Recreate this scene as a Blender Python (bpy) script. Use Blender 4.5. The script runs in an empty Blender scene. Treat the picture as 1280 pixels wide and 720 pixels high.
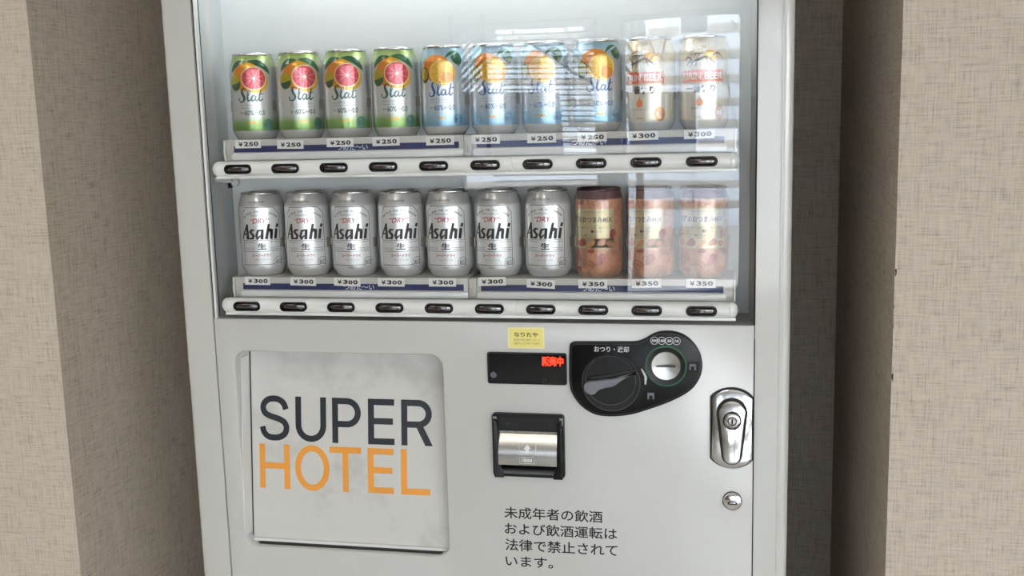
import bpy, bmesh, math, random
from mathutils import Vector, Matrix
from mathutils.geometry import tessellate_polygon
random.seed(7)
S = bpy.context.scene
COL = S.collection
PI = math.pi

# ------------------------------------------------------------------ camera
# world: X right along the machine front, Y into the niche (front face at Y=0), Z up from the floor
CAM = Vector((0.0, -1.41, 1.45))
YAW, PITCH, ROLL = 0.20454751, -0.1597507, 0.0261462
Rm = Matrix.Rotation(YAW, 3, 'Z') @ Matrix.Rotation(PITCH, 3, 'X') @ Matrix.Rotation(ROLL, 3, 'Y')
cam_data = bpy.data.cameras.new('camera')
cam = bpy.data.objects.new('camera', cam_data)
COL.objects.link(cam)
rt, fw, up = Rm @ Vector((1, 0, 0)), Rm @ Vector((0, 1, 0)), Rm @ Vector((0, 0, 1))
M = Matrix((rt, up, -fw)).transposed().to_4x4()
M.translation = CAM
cam.matrix_world = M
cam_data.sensor_fit = 'HORIZONTAL'
cam_data.sensor_width = 36.0
cam_data.lens = 1329.44 / 1280 * 36
cam_data.clip_start = 0.02
S.camera = cam

# ------------------------------------------------------------------ world, sun, exposure
world = bpy.data.worlds.new('daylight_sky')
S.world = world
world.use_nodes = True
wn = world.node_tree
wbg = wn.nodes['Background']
wbg.inputs[0].default_value = (0.90, 0.945, 1.0, 1)
wbg.inputs[1].default_value = 13.0
sun_d = bpy.data.lights.new('sun', 'SUN')
sun_d.energy = 20.0
sun_d.angle = 0.01
sun_d.color = (1.0, 0.98, 0.95)
sun = bpy.data.objects.new('sun', sun_d)
COL.objects.link(sun)
sun.rotation_euler = (math.radians(-48), 0, math.radians(-25))   # shines from behind the hotel onto the facade across the street
vs = S.view_settings
vs.view_transform = 'Standard'
vs.look = 'None'
vs.exposure = -0.01
vs.gamma = 1.0
vs.use_curve_mapping = False
S.cycles.max_bounces = 10
S.cycles.diffuse_bounces = 5
S.cycles.transparent_max_bounces = 16
S.cycles.caustics_reflective = False
S.cycles.caustics_refractive = False
S.cycles.sample_clamp_indirect = 6.0

# ------------------------------------------------------------------ materials
def lin(c):
    if isinstance(c, str):
        c = [int(c[i:i + 2], 16) / 255 for i in (0, 2, 4)]
    else:
        c = [v / 255 for v in c]
    return tuple((v / 12.92 if v <= 0.04045 else ((v + 0.055) / 1.055) ** 2.4) for v in c) + (1,)

MATS = {}
def mat(name, col, rough=0.5, metal=0.0, spec=0.5, coat=0.0, coat_rough=0.05, emit=None, emit_s=0.0):
    if name in MATS:
        return MATS[name]
    m = bpy.data.materials.new(name)
    m.use_nodes = True
    b = m.node_tree.nodes['Principled BSDF']
    b.inputs['Base Color'].default_value = lin(col)
    b.inputs['Roughness'].default_value = rough
    b.inputs['Metallic'].default_value = metal
    b.inputs['Specular IOR Level'].default_value = spec
    b.inputs['Coat Weight'].default_value = coat
    b.inputs['Coat Roughness'].default_value = coat_rough
    if emit:
        b.inputs['Emission Color'].default_value = lin(emit)
        b.inputs['Emission Strength'].default_value = emit_s
    MATS[name] = m
    return m

def nd(m, t, **kw):
    n = m.node_tree.nodes.new(t)
    for k, v in kw.items():
        setattr(n, k, v)
    return n

def lk(m, a, b):
    m.node_tree.links.new(a, b)

def ramp(m, fac, stops, interp='LINEAR'):
    r = nd(m, 'ShaderNodeValToRGB')
    e = r.color_ramp.elements
    r.color_ramp.interpolation = interp
    while len(e) < len(stops):
        e.new(0.5)
    for i, (p, c) in enumerate(stops):
        e[i].position = p
        e[i].color = c
    lk(m, fac, r.inputs[0])
    return r.outputs[0]

def mix(m, fac, a, b, mode='MIX'):
    x = nd(m, 'ShaderNodeMix', data_type='RGBA', blend_type=mode)
    for s, v in ((0, fac), (6, a), (7, b)):
        if hasattr(v, 'links'):
            lk(m, v, x.inputs[s])
        else:
            x.inputs[s].default_value = v
    return x.outputs[2]

def noise(m, scale=(1, 1, 1), detail=3.0, rough=0.6, dist=0.0):
    tc = nd(m, 'ShaderNodeTexCoord')
    mp = nd(m, 'ShaderNodeMapping')
    mp.inputs['Scale'].default_value = scale
    lk(m, tc.outputs['Object'], mp.inputs[0])
    n = nd(m, 'ShaderNodeTexNoise')
    n.inputs['Scale'].default_value = 1.0
    n.inputs['Detail'].default_value = detail
    n.inputs['Roughness'].default_value = rough
    n.inputs['Distortion'].default_value = dist
    lk(m, mp.outputs[0], n.inputs['Vector'])
    return n.outputs['Fac']

def bump(m, h, strength, dist=0.001):
    b = nd(m, 'ShaderNodeBump')
    b.inputs['Strength'].default_value = strength
    b.inputs['Distance'].default_value = dist
    lk(m, h, b.inputs['Height'])
    p = m.node_tree.nodes['Principled BSDF']
    lk(m, b.outputs[0], p.inputs['Normal'])
    return b

def P(m):
    return m.node_tree.nodes['Principled BSDF']

def linen(name, dark, light, scuff_x=None):
    """woven wallpaper: fine crossed threads in colour and relief"""
    m = mat(name, light, 0.78, spec=0.25)
    a = noise(m, (430, 430, 22), 3.5, 0.7)
    b = noise(m, (22, 22, 430), 3.5, 0.7)
    c = noise(m, (60, 60, 60), 2, 0.6)
    k = nd(m, 'ShaderNodeMath', operation='ADD'); lk(m, a, k.inputs[0]); lk(m, b, k.inputs[1])
    k2 = nd(m, 'ShaderNodeMath', operation='MULTIPLY_ADD'); lk(m, c, k2.inputs[0]); k2.inputs[1].default_value = 0.35; lk(m, k.outputs[0], k2.inputs[2])
    k3 = nd(m, 'ShaderNodeMath', operation='MULTIPLY'); lk(m, k2.outputs[0], k3.inputs[0]); k3.inputs[1].default_value = 0.5
    col = ramp(m, k3.outputs[0], [(0.42, lin(dark)), (0.57, lin(light)), (0.70, tuple(min(1, v * 1.14) for v in lin(light)[:3]) + (1,))])
    if scuff_x is not None:      # worn corner edge
        tc = nd(m, 'ShaderNodeTexCoord'); sx = nd(m, 'ShaderNodeSeparateXYZ'); lk(m, tc.outputs['Object'], sx.inputs[0])
        lt = nd(m, 'ShaderNodeMath', operation='LESS_THAN'); lk(m, sx.outputs[0], lt.inputs[0]); lt.inputs[1].default_value = scuff_x + 0.0022
        n = noise(m, (90, 90, 26), 3, 0.7)
        gt = nd(m, 'ShaderNodeMath', operation='GREATER_THAN'); lk(m, n, gt.inputs[0]); gt.inputs[1].default_value = 0.60
        mu = nd(m, 'ShaderNodeMath', operation='MULTIPLY'); lk(m, lt.outputs[0], mu.inputs[0]); lk(m, gt.outputs[0], mu.inputs[1])
        ly = nd(m, 'ShaderNodeMath', operation='LESS_THAN'); lk(m, sx.outputs[1], ly.inputs[0]); ly.inputs[1].default_value = 0.003
        m2 = nd(m, 'ShaderNodeMath', operation='MULTIPLY'); lk(m, mu.outputs[0], m2.inputs[0]); lk(m, ly.outputs[0], m2.inputs[1])
        col = mix(m, m2.outputs[0], col, lin('3a332b'))
    lk(m, col, P(m).inputs['Base Color'])
    bump(m, k.outputs[0], 0.8, 0.0006)
    return m

def glass_mat(name, rough=0.0, tint=(1, 1, 1, 1)):
    """clear sheet: Fresnel mirror over straight transmission"""
    m = bpy.data.materials.new(name)
    m.use_nodes = True
    t = m.node_tree
    t.nodes.remove(t.nodes['Principled BSDF'])
    out = t.nodes['Material Output']
    tr = nd(m, 'ShaderNodeBsdfTransparent'); tr.inputs[0].default_value = tint
    gl = nd(m, 'ShaderNodeBsdfGlossy'); gl.inputs['Roughness'].default_value = rough
    geo = nd(m, 'ShaderNodeNewGeometry')
    ior = nd(m, 'ShaderNodeMix'); ior.inputs[2].default_value = 1.58; ior.inputs[3].default_value = 1 / 1.58
    lk(m, geo.outputs['Backfacing'], ior.inputs[0])
    fr = nd(m, 'ShaderNodeFresnel'); lk(m, ior.outputs[0], fr.inputs[0])
    ms = nd(m, 'ShaderNodeMixShader')
    lk(m, fr.outputs[0], ms.inputs[0]); lk(m, tr.outputs[0], ms.inputs[1]); lk(m, gl.outputs[0], ms.inputs[2])
    lk(m, ms.outputs[0], out.inputs[0])
    MATS[name] = m
    return m

M_LINEN = linen('linen_wallpaper', '9a8e80', 'c5b9aa')
M_LINEN_R = linen('linen_wallpaper_worn', '9a8e80', 'c5b9aa', scuff_x=0.206)
M_BODY = mat('machine_paint', 'cacac5', 0.32, coat=0.8, coat_rough=0.06)
bump(M_BODY, noise(M_BODY, (260, 260, 260), 2, 0.5), 0.10, 0.0006)
M_PANEL = mat('panel_paint', 'c9c9c5', 0.36, coat=0.6, coat_rough=0.16)
bump(M_PANEL, noise(M_PANEL, (220, 220, 220), 2, 0.5), 0.07, 0.0006)
M_GAP = mat('shadow_gap', '262524', 0.8)
M_LINER = mat('liner_plastic', 'c3c8c8', 0.45)
M_BACK = mat('backboard_white', 'e6e9e9', 0.42)
M_WHITE = mat('white_plastic', 'e6e7e4', 0.28, coat=0.3)
M_WHITE2 = mat('rail_plastic', 'c6c5bf', 0.38)
M_BLACK = mat('black_plastic', '0b0c0d', 0.38, spec=.35)
M_BLACKG = mat('black_gloss', '060708', 0.3, spec=.3)
M_LENS = mat('button_lens', '30292a', 0.06, coat=1.0, coat_rough=0.03, spec=1.0)
M_CHROME = mat('chrome', 'f0f2f5', 0.13, 1.0)
M_STEEL = mat('brushed_steel', 'b9b8b4', 0.26, 1.0)
M_ALU = mat('can_aluminium', 'd8d8d6', 0.2, 1.0)
M_CLIP = mat('clip_metal', 'b5aea4', 0.35, 0.6)
M_GREY = mat('lever_grey', '777a82', 0.45)
M_INK = mat('ink_black', '101214', 0.5)
M_NAVY = mat('strip_navy', '122257', 0.35)
M_PAPER = mat('tag_paper', 'ececE8'.lower(), 0.5)
M_GLASS = glass_mat('window_acrylic')

# ------------------------------------------------------------------ object helpers
def link(o, parent=None):
    COL.objects.link(o)
    if parent is not None:
        o.parent = parent
    return o

def tag(o, label=None, cat=None, group=None, kind=None):
    if label: o['label'] = label
    if cat: o['category'] = cat
    if group: o['group'] = group
    if kind: o['kind'] = kind
    return o

def empty(name, loc, label, cat, group=None, rz=0):
    o = bpy.data.objects.new(name, None)
    o.empty_display_size = 0.05
    o.location = loc
    o.rotation_euler.z = rz
    link(o)
    return tag(o, label, cat, group)

def build(name, bm, mats, parent=None, smooth=True, angle=35, recalc=True):
    if recalc:
        bmesh.ops.recalc_face_normals(bm, faces=bm.faces[:])
    me = bpy.data.meshes.new(name)
    bm.to_mesh(me)
    bm.free()
    for m in (mats if isinstance(mats, (list, tuple)) else [mats]):
        me.materials.append(m)
    if smooth:
        me.polygons.foreach_set('use_smooth', [True] * len(me.polygons))
        me.set_sharp_from_angle(angle=math.radians(angle))
    return link(bpy.data.objects.new(name, me), parent)

def box(bm, x0, x1, y0, y1, z0, z1, bev=0.0, seg=2, mi=0, edges=None):
    r = bmesh.ops.create_cube(bm, size=1.0)
    for v in r['verts']:
        v.co = Vector((x0 + (v.co.x + .5) * (x1 - x0), y0 + (v.co.y + .5) * (y1 - y0), z0 + (v.co.z + .5) * (z1 - z0)))
    fs = set(f for v in r['verts'] for f in v.link_faces)
    for f in fs: f.material_index = mi
    if bev > 0:
        es = list(set(e for v in r['verts'] for e in v.link_edges))
        if edges:
            es = [e for e in es if edges((e.verts[0].co + e.verts[1].co) / 2, e.verts[1].co - e.verts[0].co)]
        q = bmesh.ops.bevel(bm, geom=es, offset=bev, segments=seg, affect='EDGES', profile=0.5, clamp_overlap=True)
        for f in q['faces']: f.material_index = mi

def rrect(x0, x1, z0, z1, r, n=6):
    p = []
    for cx, cz, a0 in ((x1 - r, z1 - r, 0), (x0 + r, z1 - r, 90), (x0 + r, z0 + r, 180), (x1 - r, z0 + r, 270)):
        for k in range(n + 1):
            a = math.radians(a0 + 90 * k / n)
            p.append((cx + r * math.cos(a), cz + r * math.sin(a)))
    return p

def circ(cx, cz, r, n=32, rz=None, a0=0, a1=360):
    rz = r if rz is None else rz
    full = abs(a1 - a0) >= 360
    return [(cx + r * math.cos(math.radians(a0 + (a1 - a0) * k / (n if full else n - 1))), cz + rz * math.sin(math.radians(a0 + (a1 - a0) * k / (n if full else n - 1)))) for k in range(n)]

def offset_in(pts, d):
    """shrink a closed outline by d"""
    n = len(pts)
    area = sum(pts[i][0] * pts[(i + 1) % n][1] - pts[(i + 1) % n][0] * pts[i][1] for i in range(n))
    sg = 1 if area > 0 else -1
    out = []
    for i in range(n):
        a, b, c = Vector(pts[i - 1]), Vector(pts[i]), Vector(pts[(i + 1) % n])
        d1 = (b - a); d2 = (c - b)
        d1 = d1.normalized() if d1.length > 1e-9 else d2.normalized()
        d2 = d2.normalized() if d2.length > 1e-9 else d1
        nn = Vector((-(d1.y + d2.y), d1.x + d2.x)) * sg
        nn = nn.normalized() if nn.length > 1e-9 else Vector((0, 0))
        out.append((b.x + nn.x * d, b.y + nn.y * d))
    return out

def prism(bm, pts, y0, y1, bev=0.0, mi=0, back=True, tilt=None):
    """outline in XZ, front at y0 (towards the room) with a chamfered front edge"""
    loops = []
    n = len(pts)
    if bev > 0:
        seq = [(offset_in(pts, bev), y0), (offset_in(pts, bev * 0.3), y0 + bev * 0.3), (pts, y0 + bev), (pts, y1)]
    else:
        seq = [(pts, y0), (pts, y1)]
    for pp, y in seq:
        loops.append([bm.verts.new((x, y + (tilt(x, z) if tilt else 0), z)) for x, z in pp])
    fs = [bm.faces.new(loops[0])]
    for a, b in zip(loops, loops[1:]):
        for i in range(n):
            fs.append(bm.faces.new((a[i], a[(i + 1) % n], b[(i + 1) % n], b[i])))
    if back:
        fs.append(bm.faces.new(loops[-1][::-1]))
    for f in fs: f.material_index = mi
    return fs

def ring_prism(bm, outer, inner, y0, y1, mi=0, inner_back=None):
    """flat ring between two outlines with the same point count"""
    n = len(outer)
    L = [[bm.verts.new((x, y, z)) for x, z in p] for p, y in ((outer, y1), (outer, y0), (inner, y0), (inner, inner_back if inner_back is not None else y1))]
    for a, b in zip(L, L[1:]):
        for i in range(n):
            f = bm.faces.new((a[i], a[(i + 1) % n], b[(i + 1) % n], b[i])); f.material_index = mi

def lathe(bm, prof, n=48, axis='Z', mi=0, c=(0, 0, 0), cap=True):
    """prof: (radius, height) list; axis Z, X or Y (Y: height runs along +Y)"""
    rows = []
    for r, h in prof:
        row = []
        for k in range(n):
            a = 2 * PI * k / n
            if r < 1e-7:
                if k == 0:
                    v = (0, 0, h)
                else:
                    row.append(row[0]); continue
            else:
                v = (r * math.cos(a), r * math.sin(a), h)
            if axis == 'X': v = (v[2], v[0], v[1])
            elif axis == 'Y': v = (v[0], v[2], v[1])
            row.append(bm.verts.new((v[0] + c[0], v[1] + c[1], v[2] + c[2])))
        rows.append(row)
    for a, b in zip(rows, rows[1:]):
        for k in range(n):
            vs_ = []
            for v in (a[k], a[(k + 1) % n], b[(k + 1) % n], b[k]):
                if v not in vs_: vs_.append(v)
            if len(vs_) >= 3:
                try:
                    bm.faces.new(vs_).material_index = mi
                except ValueError:
                    pass

def tube(bm, pts, r, n=8, mi=0, r_end=None):
    pts = [Vector(p) for p in pts]
    rows = []
    for i, p in enumerate(pts):
        d = (pts[min(i + 1, len(pts) - 1)] - pts[max(i - 1, 0)]).normalized()
        u = d.cross(Vector((0, 0, 1)))
        if u.length < 1e-3: u = d.cross(Vector((0, 1, 0)))
        u.normalize(); w = d.cross(u)
        rr = r if r_end is None else r + (r_end - r) * i / (len(pts) - 1)
        rows.append([bm.verts.new(p + u * rr * math.cos(2 * PI * k / n) + w * rr * math.sin(2 * PI * k / n)) for k in range(n)])
    for a, b in zip(rows, rows[1:]):
        for k in range(n):
            bm.faces.new((a[k], a[(k + 1) % n], b[(k + 1) % n], b[k])).material_index = mi
    bm.faces.new(rows[0][::-1]).material_index = mi
    bm.faces.new(rows[-1]).material_index = mi

def catmull(pts, n=6):
    out = []
    for i in range(len(pts) - 1):
        p0 = pts[max(i - 1, 0)]; p1 = pts[i]; p2 = pts[i + 1]; p3 = pts[min(i + 2, len(pts) - 1)]
        for k in range(n):
            t = k / n
            out.append(tuple(0.5 * (2 * p1[j] + (p2[j] - p0[j]) * t + (2 * p0[j] - 5 * p1[j] + 4 * p2[j] - p3[j]) * t * t + (3 * p1[j] - p0[j] - 3 * p2[j] + p3[j]) * t ** 3) for j in range(len(p1))))
    out.append(tuple(pts[-1]))
    return out

# ------------------------------------------------------------------ flat print (geometry): shapes in a plane, laid on panels or wrapped on cans
_TXT = {}
def text_geo(body, bold=0.0):
    key = (body, bold)
    if key not in _TXT:
        c = bpy.data.curves.new('print', 'FONT')
        c.body = body
        c.size = 1.0
        c.resolution_u = 3
        c.offset = bold
        o = bpy.data.objects.new('print', c)
        COL.objects.link(o)
        bpy.context.view_layer.update()
        ev = o.evaluated_get(bpy.context.evaluated_depsgraph_get())
        me = ev.to_mesh()
        vs_ = [(v.co.x, v.co.y) for v in me.vertices]
        fs = [tuple(p.vertices) for p in me.polygons]
        ev.to_mesh_clear()
        bpy.data.objects.remove(o)
        bpy.data.curves.remove(c)
        _TXT[key] = (vs_, fs)
    return _TXT[key]

class Flat:
    def __init__(self):
        self.v, self.f, self.m, self.layer = [], [], [], 0
    def _add(self, vs_, fs, mi):
        b = len(self.v)
        self.v += [(x, self.layer, z) for x, z in vs_]
        self.f += [tuple(b + i for i in f) for f in fs]
        self.m += [mi] * len(fs)
        self.layer += 1
    def poly(self, pts, mi=0, holes=()):
        loops = [[Vector((x, z, 0)) for x, z in L] for L in (pts,) + tuple(holes)]
        tri = tessellate_polygon(loops)
        self._add([(v.x, v.y) for L in loops for v in L], [tuple(t) for t in tri], mi)
    def stroke(self, pts, w, mi=0, closed=False, smooth=0):
        if smooth: pts = catmull(list(pts), smooth)
        n = len(pts)
        ws = w if isinstance(w, (list, tuple)) else [w, w]
        vs_, fs = [], []
        for i in range(n):
            p = Vector(pts[i][:2])
            a = Vector(pts[(i - 1) % n][:2]) if (i > 0 or closed) else p
            b = Vector(pts[(i + 1) % n][:2]) if (i < n - 1 or closed) else p
            d1 = (p - a).normalized() if (p - a).length > 1e-9 else (b - p).normalized()
            d2 = (b - p).normalized() if (b - p).length > 1e-9 else d1
            t = (d1 + d2)
            t = t.normalized() if t.length > 1e-6 else d1
            nn = Vector((-t.y, t.x))
            k = 1 / max(0.5, nn.dot(Vector((-d1.y, d1.x))))
            u = i / max(1, n - 1) * (len(ws) - 1)
            j = min(int(u), len(ws) - 2)
            ww = (ws[j] + (ws[j + 1] - ws[j]) * (u - j)) / 2 * k
            vs_ += [tuple(p + nn * ww), tuple(p - nn * ww)]
        for i in range(n if closed else n - 1):
            j = (i + 1) % n
            fs.append((2 * i, 2 * i + 1, 2 * j + 1, 2 * j))
        self._add(vs_, fs, mi)
        self.layer -= 0 if closed else 0
    def disc(self, cx, cz, r, mi=0, rz=None, n=28):
        self.poly(circ(cx, cz, r, n, rz), mi)
    def ring(self, cx, cz, r, w, mi=0, rz=None, n=32):
        self.stroke(circ(cx, cz, r, n, rz), w, mi, closed=True)
    def text(self, body, x, z, h, mi=0, w=None, bold=0.0, shear=0.0, align='L', rot=0.0):
        """bounding box of the words: height h, left (or centre) at x, bottom at z"""
        vs_, fs = text_geo(body, bold)
        if not vs_: return
        x0 = min(v[0] for v in vs_); x1 = max(v[0] for v in vs_); z0 = min(v[1] for v in vs_); z1 = max(v[1] for v in vs_)
        k = h / (z1 - z0)
        kx = k if w is None else w / (x1 - x0)
        W = (x1 - x0) * kx
        ox = x - (W / 2 if align == 'C' else 0)
        out = [(ox + (vx - x0) * kx + shear * (vz - z0) * k, z + (vz - z0) * k) for vx, vz in vs_]
        if rot:
            c, s = math.cos(rot), math.sin(rot)
            px, pz = (ox + W / 2, z + h / 2) if align == 'C' else (ox, z)
            out = [(px + (a - px) * c - (b - pz) * s, pz + (a - px) * s + (b - pz) * c) for a, b in out]
        self._add(out, fs, mi)
    def xform(self, scale=1.0, dx=0, dz=0):
        self.v = [(x * scale + dx, l, z * scale + dz) for x, l, z in self.v]
        return self
    def plane(self, name, mats, y, parent=None, eps=0.00006, depth=None):
        """stand the print on a surface facing -Y; depth(x,z) follows a tilted surface"""
        me = bpy.data.meshes.new(name)
        vs_ = [(x, (depth(x, z) if depth else 0) + y - eps * (l + 1), z) for x, l, z in self.v]
        me.from_pydata(vs_, [], self.f)
        for m in mats: me.materials.append(m)
        me.polygons.foreach_set('material_index', self.m)
        bm = bmesh.new(); bm.from_mesh(me)
        for f in bm.faces:
            f.normal_update()
            if f.normal.y > 0: f.normal_flip()
        bm.to_mesh(me); bm.free()
        return link(bpy.data.objects.new(name, me), parent)
    def bm_plane(self, bm, y, eps=0.00006, mi0=0):
        vs_ = [bm.verts.new((x, y - eps * (l + 1), z)) for x, l, z in self.v]
        for f, m in zip(self.f, self.m):
            try:
                fc = bm.faces.new([vs_[i] for i in f]); fc.material_index = m + mi0
            except ValueError:
                pass
    def wrap(self, name, mats, rfun, parent=None, base=0.00014, eps=0.00004):
        """wrap millimetre artwork (x along the arc, z up) round a can"""
        me = bpy.data.meshes.new(name)
        me.from_pydata([(x / 1000, l * eps, z / 1000) for x, l, z in self.v], [], self.f)
        for m in mats: me.materials.append(m)
        me.polygons.foreach_set('material_index', self.m)
        bm = bmesh.new(); bm.from_mesh(me)
        xs = [v.co.x for v in bm.verts]; zs = [v.co.z for v in bm.verts]
        x = math.floor(min(xs) / 0.003) * 0.003
        while x < max(xs):
            bmesh.ops.bisect_plane(bm, geom=bm.verts[:] + bm.edges[:] + bm.faces[:], dist=1e-7, plane_co=(x, 0, 0), plane_no=(1, 0, 0))
            x += 0.003
        z = 0.100
        while z < max(zs):
            if z > min(zs):
                bmesh.ops.bisect_plane(bm, geom=bm.verts[:] + bm.edges[:] + bm.faces[:], dist=1e-7, plane_co=(0, 0, z), plane_no=(0, 0, 1))
            z += 0.003
        nrm = []
        for v in bm.verts:
            r0 = rfun(v.co.z)
            th = v.co.x / 0.0331
            dr = (rfun(v.co.z + 0.0005) - rfun(v.co.z - 0.0005)) / 0.001
            r = r0 + base + v.co.y
            nv = Vector((math.sin(th), -math.cos(th), -dr)).normalized()
            nrm.append(nv)
            v.co = Vector((r * math.sin(th), -r * math.cos(th), v.co.z))
        for f in bm.faces:
            f.normal_update()
            c = f.calc_center_median(); c.z = 0
            if f.normal.dot(c) < 0: f.normal_flip()
            f.smooth = True
        bm.to_mesh(me); bm.free()
        me.normals_split_custom_set_from_vertices(nrm)
        return link(bpy.data.objects.new(name, me), parent)

# ================================================================== THE ROOM
def struct(name, bm, m, label, parent=None, **kw):
    o = build(name, bm, m, parent, **kw)
    if parent is None:
        tag(o, label, None, None, 'structure')
    return o

NL, NR, ND = -0.997, 0.206, 0.74      # niche sides and depth
CEIL = 2.60
bm = bmesh.new(); box(bm, -4.0, NL, 0, 0.95, 0, CEIL); struct('wall_niche_left', bm, M_LINEN, 'beige linen wallpaper wall beside the vending machine, lighter front and shaded return')
bm = bmesh.new(); box(bm, NR, 8.0, 0, 0.95, 0, CEIL); struct('wall_niche_right', bm, M_LINEN_R, 'beige linen wallpaper wall with a scuffed corner by the dark niche')
bm = bmesh.new(); box(bm, NL, NR, ND, 0.95, 0, CEIL); struct('wall_niche_back', bm, M_LINEN, 'dark wallpapered back of the niche behind the vending machine')
M_FLOOR = mat('floor_tile', 'c4c0b9', 0.14, coat=0.5)
M_CEIL = mat('ceiling_white', 'd9d7d0', 0.8)
bm = bmesh.new(); box(bm, -4.0, 8.0, -5.3, 0.95, -0.12, 0); struct('floor', bm, M_FLOOR, 'pale tiled lobby floor')
bm = bmesh.new(); box(bm, -4.1, 8.1, -5.3, 1.0, CEIL, CEIL + 0.15); struct('ceiling', bm, M_CEIL, 'white lobby ceiling')
bm = bmesh.new(); box(bm, -4.15, -4.0, -5.3, 0.95, 0, CEIL); struct('wall_left', bm, M_LINEN, 'side wall of the lobby')
bm = bmesh.new(); box(bm, 8.0, 8.15, -5.3, 0.95, 0, CEIL); struct('wall_right', bm, M_LINEN, 'far side wall of the lobby')
# added fill lamps on the ceiling, brightening the left wall and machine front
for (lx, ly, lab) in ((-1.95, -1.35, 'added flat white fill lamp on the ceiling over the left stretch of wall'), (-0.75, -2.1, 'added flat white fill lamp on the ceiling in front of the vending machine')):
    cl = empty('fill_light', (lx, ly, CEIL), lab, 'fill light', 'added fill lamps on the lobby ceiling')
    bm = bmesh.new(); ring_prism(bm, [(-.47, -.17), (.47, -.17), (.47, .17), (-.47, .17)], [(-.45, -.15), (.45, -.15), (.45, .15), (-.45, .15)], 0, .03)
    for v in bm.verts: v.co = Vector((v.co.x, v.co.z, v.co.y - .029))
    build('frame', bm, M_WHITE, cl)
    bm = bmesh.new(); box(bm, -.455, .455, -.155, .155, -.024, -.004); build('diffuser', bm, mat('fill_diffuser', 'ffffff', .5, emit='fff7ee', emit_s=10.0), cl)
# window wall opposite the machine
WY0, WY1 = -5.25, -5.10
WIN = [(-1.62, -0.86), (-0.70, 1.00), (1.35, 3.20), (3.55, 5.20), (5.55, 7.20)]
SILL, HEAD = 0.33, 2.05
SILLS = [0.95, SILL, SILL, SILL, SILL]
bm = bmesh.new()
box(bm, -4.0, 8.0, WY0, WY1, 0, SILL); box(bm, -4.0, 8.0, WY0, WY1, HEAD, CEIL)
xs = [-4.0] + [x for w in WIN for x in w] + [8.0]
for a, b in zip(xs[0::2], xs[1::2]): box(bm, a, b, WY0, WY1, SILL, HEAD)
box(bm, WIN[0][0], WIN[0][1], WY0, WY1, SILL, SILLS[0])
struct('wall_front', bm, mat('window_wall_paint', 'c8c5bf', 0.7), 'window wall of the lobby facing the vending machine')
M_FRAME = mat('window_frame_grey', '4a4c4e', 0.4)
M_PANE = glass_mat('window_glass')
for i, (a, b) in enumerate(WIN):
    SILL = SILLS[i]
    bm = bmesh.new()
    ring_prism(bm, [(a, SILL), (b, SILL), (b, HEAD), (a, HEAD)], [(a + .03, SILL + .03), (b - .03, SILL + .03), (b - .03, HEAD - .03), (a + .03, HEAD - .03)], WY1 - 0.04, WY1 - 0.10)
    w = struct('window_%d' % (i + 1), bm, M_FRAME, 'grey framed lobby window')
    bm = bmesh.new(); box(bm, a + .02, b - .02, WY1 - 0.075, WY1 - 0.069, SILL + .02, HEAD - .02)
    build('window_pane', bm, M_PANE, w)
# venetian blind in the narrow window
M_SLAT = mat('blind_slat', 'd8d8d4', 0.4)
bl = empty('window_blind', (-1.13, -5.06, 2.0), 'pale horizontal slat blind hanging in the narrow lobby window', 'blind')
bm = bmesh.new(); box(bm, -0.255, 0.255, -0.015, 0.015, 0.0, 0.035, 0.003); build('head_rail', bm, M_SLAT, bl)
bm = bmesh.new(); box(bm, -0.252, 0.252, -0.0125, 0.0125, -0.0006, 0.0006); slat0 = build('slat', bm, M_SLAT, bl)
slat0.location.z = -0.03; slat0.rotation_euler.x = 0.35
for k in range(1, 29):
    s_ = slat0.copy(); link(s_, bl); s_.location.z = -0.03 - 0.035 * k
for sx in (-0.17, 0.17):
    bm = bmesh.new(); tube(bm, [(sx, 0, 0.0), (sx, 0, -1.01)], 0.001, 5); build('ladder_cord', bm, M_SLAT, bl)
# slanted lattice at the edge of the narrow window
M_LAT = mat('lattice_wood', '5b5148', .6)
la = empty('lattice_screen', (-1.52, -5.085, 1.15), 'slim slanted slat screen fixed at the edge of the narrow lobby window', 'screen')
for sx in (-0.115, 0.115):
    bm = bmesh.new(); box(bm, sx - .012, sx + .012, -.014, .012, 0, 0.95, .002); build('post', bm, M_LAT, la)
bm = bmesh.new(); tube(bm, [(-.115, 0, 0.02), (.115, 0, 0.24)], .0085, 6); ls0 = build('slat', bm, M_LAT, la)
for k in range(1, 15):
    o = ls0.copy(); link(o, la); o.location.z = .048 * k
# street outside
M_GROUND = mat('street_paving', '9c9d9d', 0.9)
bm = bmesh.new(); box(bm, -30, 36, -40, -5.35, -0.35, -0.15); struct('street_ground', bm, M_GROUND, 'grey street outside the lobby windows')
M_FAC = mat('facade_cladding', 'bfcad6', 0.8)
M_FAC2 = mat('facade_dark', '8d8a84', 0.8)
M_DARKGL = mat('facade_glass', '39424c', 0.15)
bld = empty('street_building', (1.0, -13.0, -0.15), 'pale clad building across the street with dark windows', 'building')
bm = bmesh.new(); box(bm, -9.0, 1.7, -4.0, 0.0, 0, 5.4); build('wall', bm, M_FAC, bld)
bm = bmesh.new(); box(bm, -9.2, 1.9, -4.2, 0.2, 5.4, 5.6); build('roof', bm, M_FAC2, bld)
bm = bmesh.new(); box(bm, -9.0, 1.7, 0.0, 0.012, -0.05, 0.05); board = build('cladding_board', bm, M_FAC2, bld); board.location.z = 0.3
for k in range(1, 17):
    b2 = board.copy(); link(b2, bld); b2.location.z = 0.3 + k * 0.3
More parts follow.
